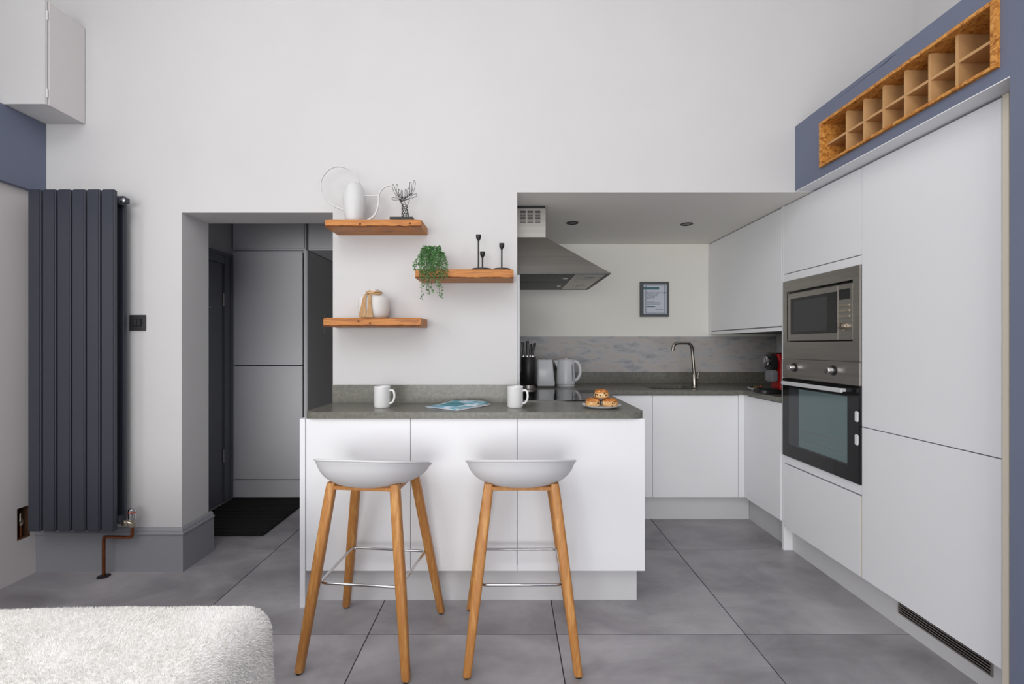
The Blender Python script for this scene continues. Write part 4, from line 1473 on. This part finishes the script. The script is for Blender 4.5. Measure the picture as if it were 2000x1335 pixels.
# ---- toaster, end on
y = 3.44
t = thing('toaster', 'white slim toaster seen end on between knife block and kettle', 'toaster', (Q(1063, y), y, ZT))
bm = new()
n = 4
st = [((0.002, 0, 0.014), 0.064, 0.135), ((0.002, 0, 0.03), 0.066, 0.138), ((-0.002, 0, 0.12), 0.060, 0.134), ((-0.005, 0, 0.195), 0.055, 0.128), ((-0.005, 0, 0.204), 0.050, 0.122)]
bar(bm, st, n=5, rnd=0.28)
b_ = obj('body', bm, 'whiteplastic', t, world=False, smooth=40)
obj('foot', bx(-0.058, 0.060, -0.125, 0.125, 0.0, 0.0138, 0.002), 'black', t, world=False)
for dx in (-0.026, 0.016):
    obj('slot', bx(dx - 0.012, dx + 0.012, -0.10, 0.10, 0.2035, 0.2052), 'black', b_, world=False)
bm = new()
lathe(bm, [(0.010, 0.0), (0.010, -0.0012), (0.008, -0.002)], 20, (0.005, -0.1345, 0.045), axis='Y', sx=1.3, sy=0.3)
obj('badge', bm, 'smoke', b_, world=False, smooth=40)

# ---- kettle
y = 3.44
t = thing('kettle', 'white jug kettle with a grey water gauge on the back worktop', 'kettle', (Q(1105, y), y, ZT))
bm = new()
lathe(bm, [(0.066, 0.0), (0.069, 0.003), (0.069, 0.012), (0.066, 0.014)], 36)
obj('power_base', bm, 'whiteplastic', t, world=False, smooth=40)
bm = new()
lathe(bm, [(0.066, 0.015), (0.071, 0.018), (0.071, 0.04), (0.064, 0.185), (0.062, 0.190)], 40)
kb = obj('body', bm, 'whiteplastic', t, world=False, smooth=40)
bm = new()
lathe(bm, [(0.0625, 0.190), (0.062, 0.197), (0.054, 0.203), (0.012, 0.205), (0.012, 0.211), (0.003, 0.212)], 36)
obj('lid', bm, 'whiteplastic', t, world=False, smooth=40)
bm = new()
vs = [bm.verts.new(p) for p in ((-0.055, -0.022, 0.195), (-0.055, 0.022, 0.195), (-0.088, 0.0, 0.194), (-0.060, -0.016, 0.145), (-0.060, 0.016, 0.145), (-0.068, 0.0, 0.140))]
for f in ((0, 2, 1), (0, 3, 5, 2), (1, 2, 5, 4), (0, 1, 4, 3), (3, 4, 5)):
    bm.faces.new([vs[i] for i in f])
obj('spout', bm, 'whiteplastic', t, world=False, smooth=40)
bm = new()
pts = spline([(0.058, 0, 0.186), (0.078, 0, 0.184), (0.098, 0, 0.165), (0.108, 0, 0.13), (0.106, 0, 0.09), (0.090, 0, 0.058), (0.068, 0, 0.042)], 5)
tube(bm, pts, [0.0125] * len(pts), 12)
obj('handle', bm, 'whiteplastic', t, world=False, smooth=80)
bm = new()
for k in range(12):
    z = 0.045 + k * 0.01
    r_ = 0.0712 - (z - 0.04) * 0.0483
    a = math.radians(-52)
    box(bm, r_ * math.cos(a) - 0.004, r_ * math.cos(a) + 0.004, r_ * math.sin(a) - 0.0035, r_ * math.sin(a) + 0.002, z, z + 0.0102)
obj('water_gauge', bm, 'gauge', kb, world=False)

# ---- coffee machine (front towards -x)
y = 2.925
t = thing('coffee_machine', 'red capsule coffee machine with a chrome lever beside the oven cabinet', 'coffee machine', (1.765, y, ZT))
bm = new()
bar(bm, [((-0.02, 0, 0.0), 0.155, 0.058), ((-0.02, 0, 0.004), 0.16, 0.062), ((-0.02, 0, 0.024), 0.16, 0.062), ((-0.02, 0, 0.028), 0.155, 0.058)], n=6, rnd=0.7)
obj('base_tray', bm, 'black', t, world=False, smooth=40)
bm = new()
bar(bm, [((0.06, 0, 0.028), 0.115, 0.055), ((0.06, 0, 0.20), 0.113, 0.055), ((0.053, 0, 0.238), 0.122, 0.055), ((0.052, 0, 0.252), 0.125, 0.054)], n=5, rnd=0.25)
bd = obj('body', bm, 'red', t, world=False, smooth=40)
obj('top_cover', bx(-0.078, 0.17, -0.054, 0.054, 0.2525, 0.260, 0.003), 'black', t, world=False)
bm = new()
box(bm, -0.105, -0.056, -0.042, 0.042, 0.150, 0.251, 0.010)
hd = obj('brew_head', bm, 'black', t, world=False)
bm = new()
lathe(bm, [(0.026, 0), (0.029, -0.004), (0.029, -0.014), (0.022, -0.018), (0.006, -0.019)], 24, (-0.105, -0.012, 0.208), axis='X')
obj('lever_cap', bm, 'chrome', hd, world=False, smooth=40)
bm = new()
tube(bm, [(-0.124, -0.012, 0.186), (-0.124, -0.012, 0.230)], 0.0035, 8)
obj('lever_bar', bm, 'black', hd, world=False)
bm = new()
box(bm, -0.100, -0.056, -0.040, 0.040, 0.075, 0.1495, 0.008)
obj('capsule_container', bm, 'smoke', t, world=False)
obj('drip_grid', bx(-0.150, -0.058, -0.045, 0.045, 0.0285, 0.034, 0.002), 'blackmetal', t, world=False)

# ---- dish of coffee capsules
y = 3.10
cx_ = Q(1478, y)
t = thing('capsule_dish', 'small white dish of coffee capsules behind the coffee machine', 'dish', (cx_, y, ZT))
bm = new()
lathe(bm, [(0.030, 0.0), (0.034, 0.002), (0.060, 0.020), (0.0615, 0.022), (0.058, 0.0215), (0.032, 0.006), (0.003, 0.0055)], 32)
obj('dish', bm, 'ceramic', t, world=False, smooth=50)
for (dx, dy, m_, lab) in ((-0.012, -0.022, 'gold', 'gold foil coffee capsule at the front of the dish'), (0.020, -0.018, 'orange', 'copper foil coffee capsule at the front of the dish'),
                          (0.002, 0.022, 'gold', 'gold foil coffee capsule at the back of the dish'), (-0.034, 0.004, 'black', 'black coffee capsule in the dish'), (0.034, 0.012, 'orange', 'copper foil coffee capsule at the back of the dish')):
    c = thing('coffee_capsule', lab, 'capsule', (cx_ + dx, y + dy, ZT + 0.0075 + (0.004 if abs(dx) > 0.03 else 0)), 0, 'capsules in the dish')
    bm = new()
    lathe(bm, [(0.007, 0.0), (0.0095, 0.006), (0.013, 0.018), (0.0145, 0.0185)], 18)
    obj('cup', bm, m_, c, world=False, smooth=40)
    bm = new()
    lathe(bm, [(0.016, 0.0186), (0.016, 0.0196), (0.012, 0.0205)], 18)
    obj('foil_lid', bm, m_, c, world=False, smooth=40)

# ================================================================ FUR-COVERED BENCH IN THE FOREGROUND
BX0, BX1, BY0, BY1, BZ = -2.2, -0.634, 0.42, 1.218, 0.512
t = thing('bench', 'low upholstered bench under the white fur throw in the foreground', 'bench', (-1.4, 0.82, 0))
obj('seat_pad', bx(BX0, BX1, BY0, BY1, 0.10, BZ, 0.06, 3), 'bench', t)
for x in (BX0 + 0.1, BX1 - 0.1):
    for y in (BY0 + 0.1, BY1 - 0.1):
        bm = new()
        bar(bm, [((x, y, 0), 0.016, 0.016), ((x, y, 0.0995), 0.022, 0.022)])
        obj('leg', bm, 'leg', t)

# throw: a cloth laid over the top that hangs down the sides
from mathutils import noise as mnoise


def throw_point(u, v):
    """u along x from the left end to past the right edge, v from the near side to past the far edge (arc lengths)"""
    R = 0.075
    x_edge, y_edge = BX1 + 0.012 - R, BY1 + 0.012 - R
    top_ = BZ + 0.022
    n_ = mnoise.noise(Vector((u * 3.1, v * 3.1, 0.3))) * 0.006 + mnoise.noise(Vector((u * 9, v * 9, 1.7))) * 0.0015

    def wrap(s, edge):
        if s <= edge:
            return s, 0.0, 0.0
        a = s - edge
        if a < R * PI / 2:
            th = a / R
            return edge + R * math.sin(th), R * (1 - math.cos(th)), th
        return edge + R, R + (a - R * PI / 2), PI / 2
    x, dxz, tx_ = wrap(u, x_edge)
    y, dyz, ty_ = wrap(v, y_edge)
    drop = max(dxz, dyz)
    if dxz > 0 and dyz > 0:
        drop = math.sqrt(dxz * dxz + dyz * dyz) if max(dxz, dyz) < R else max(dxz, dyz)
        k = min(1.0, min(dxz, dyz) / R)
        x -= R * 0.29 * k
        y -= R * 0.29 * k
    flare = 0.012 * max(0, drop - R) / 0.3
    nrm = Vector((math.sin(tx_), math.sin(ty_), math.cos(tx_) * math.cos(ty_))).normalized()
    far_sag = -0.014 * max(0, min(1, (-0.95 - x) / 0.6))
    p = Vector((x + (flare if tx_ > 0.8 else 0) + 0.01 * math.sin(v * 9) * (tx_ > 0.8) * max(0, drop), y + (flare if ty_ > 0.8 else 0), top_ - drop + far_sag)) + nrm * n_
    return p, nrm


t = thing('fur_throw', 'white faux fur throw draped over the bench in the foreground', 'throw', (-1.3, 0.82, BZ))
NU, NV = 120, 84
bm = new()
grid = []
for i in range(NU + 1):
    row = []
    for j in range(NV + 1):
        u = BX0 + (BX1 + 0.37 - BX0) * i / NU
        v = BY0 + (BY1 + 0.32 - BY0) * j / NV
        p, _ = throw_point(u, v)
        p.z = max(p.z, 0.03)
        row.append(bm.verts.new(p))
    grid.append(row)
for i in range(NU):
    for j in range(NV):
        bm.faces.new((grid[i][j], grid[i + 1][j], grid[i + 1][j + 1], grid[i][j + 1]))
obj('backing', bm, 'fur', t, smooth=180)
rf = random.Random(11)
verts, faces = [], []
off = -root_offset(t)
NF = 320000
for q in range(NF):
    u = BX0 + (BX1 + 0.36 - BX0) * rf.random()
    v = BY0 + (BY1 + 0.30 - BY0) * rf.random()
    p, nrm = throw_point(u, v)
    if p.z < 0.04:
        continue
    f1 = mnoise.noise(Vector((u * 5, v * 5, 4.2))) * 1.6
    f2 = mnoise.noise(Vector((u * 5, v * 5, 9.2))) * 1.6
    lean = Vector((f1 + rf.uniform(-0.5, 0.5), f2 * 0.6 - 0.2 + rf.uniform(-0.5, 0.5), rf.uniform(-0.3, 0.3)))
    d = (nrm * 1.0 + lean * 0.75).normalized()
    ln = rf.uniform(0.005, 0.010)
    s = d.cross(Vector((rf.uniform(-1, 1), rf.uniform(-1, 1), rf.uniform(-1, 1)))).normalized() * 0.0006
    p = p + off
    b0 = len(verts)
    m_ = p + d * ln * 0.6
    verts += [p - s, p + s, m_ + s * 0.8, m_ - s * 0.8, p + (d * 0.95 + lean * 0.12 - Vector((0, 0, 0.15))).normalized() * ln]
    faces += [(b0, b0 + 1, b0 + 2, b0 + 3), (b0 + 3, b0 + 2, b0 + 4)]
me = bpy.data.meshes.new('fur_pile')
me.from_pydata(verts, [], faces)
me.materials.append(M['furlong'])
fo = bpy.data.objects.new('fur_pile', me)
COL.objects.link(fo)
fo.parent = t
fo['kind'] = 'stuff'
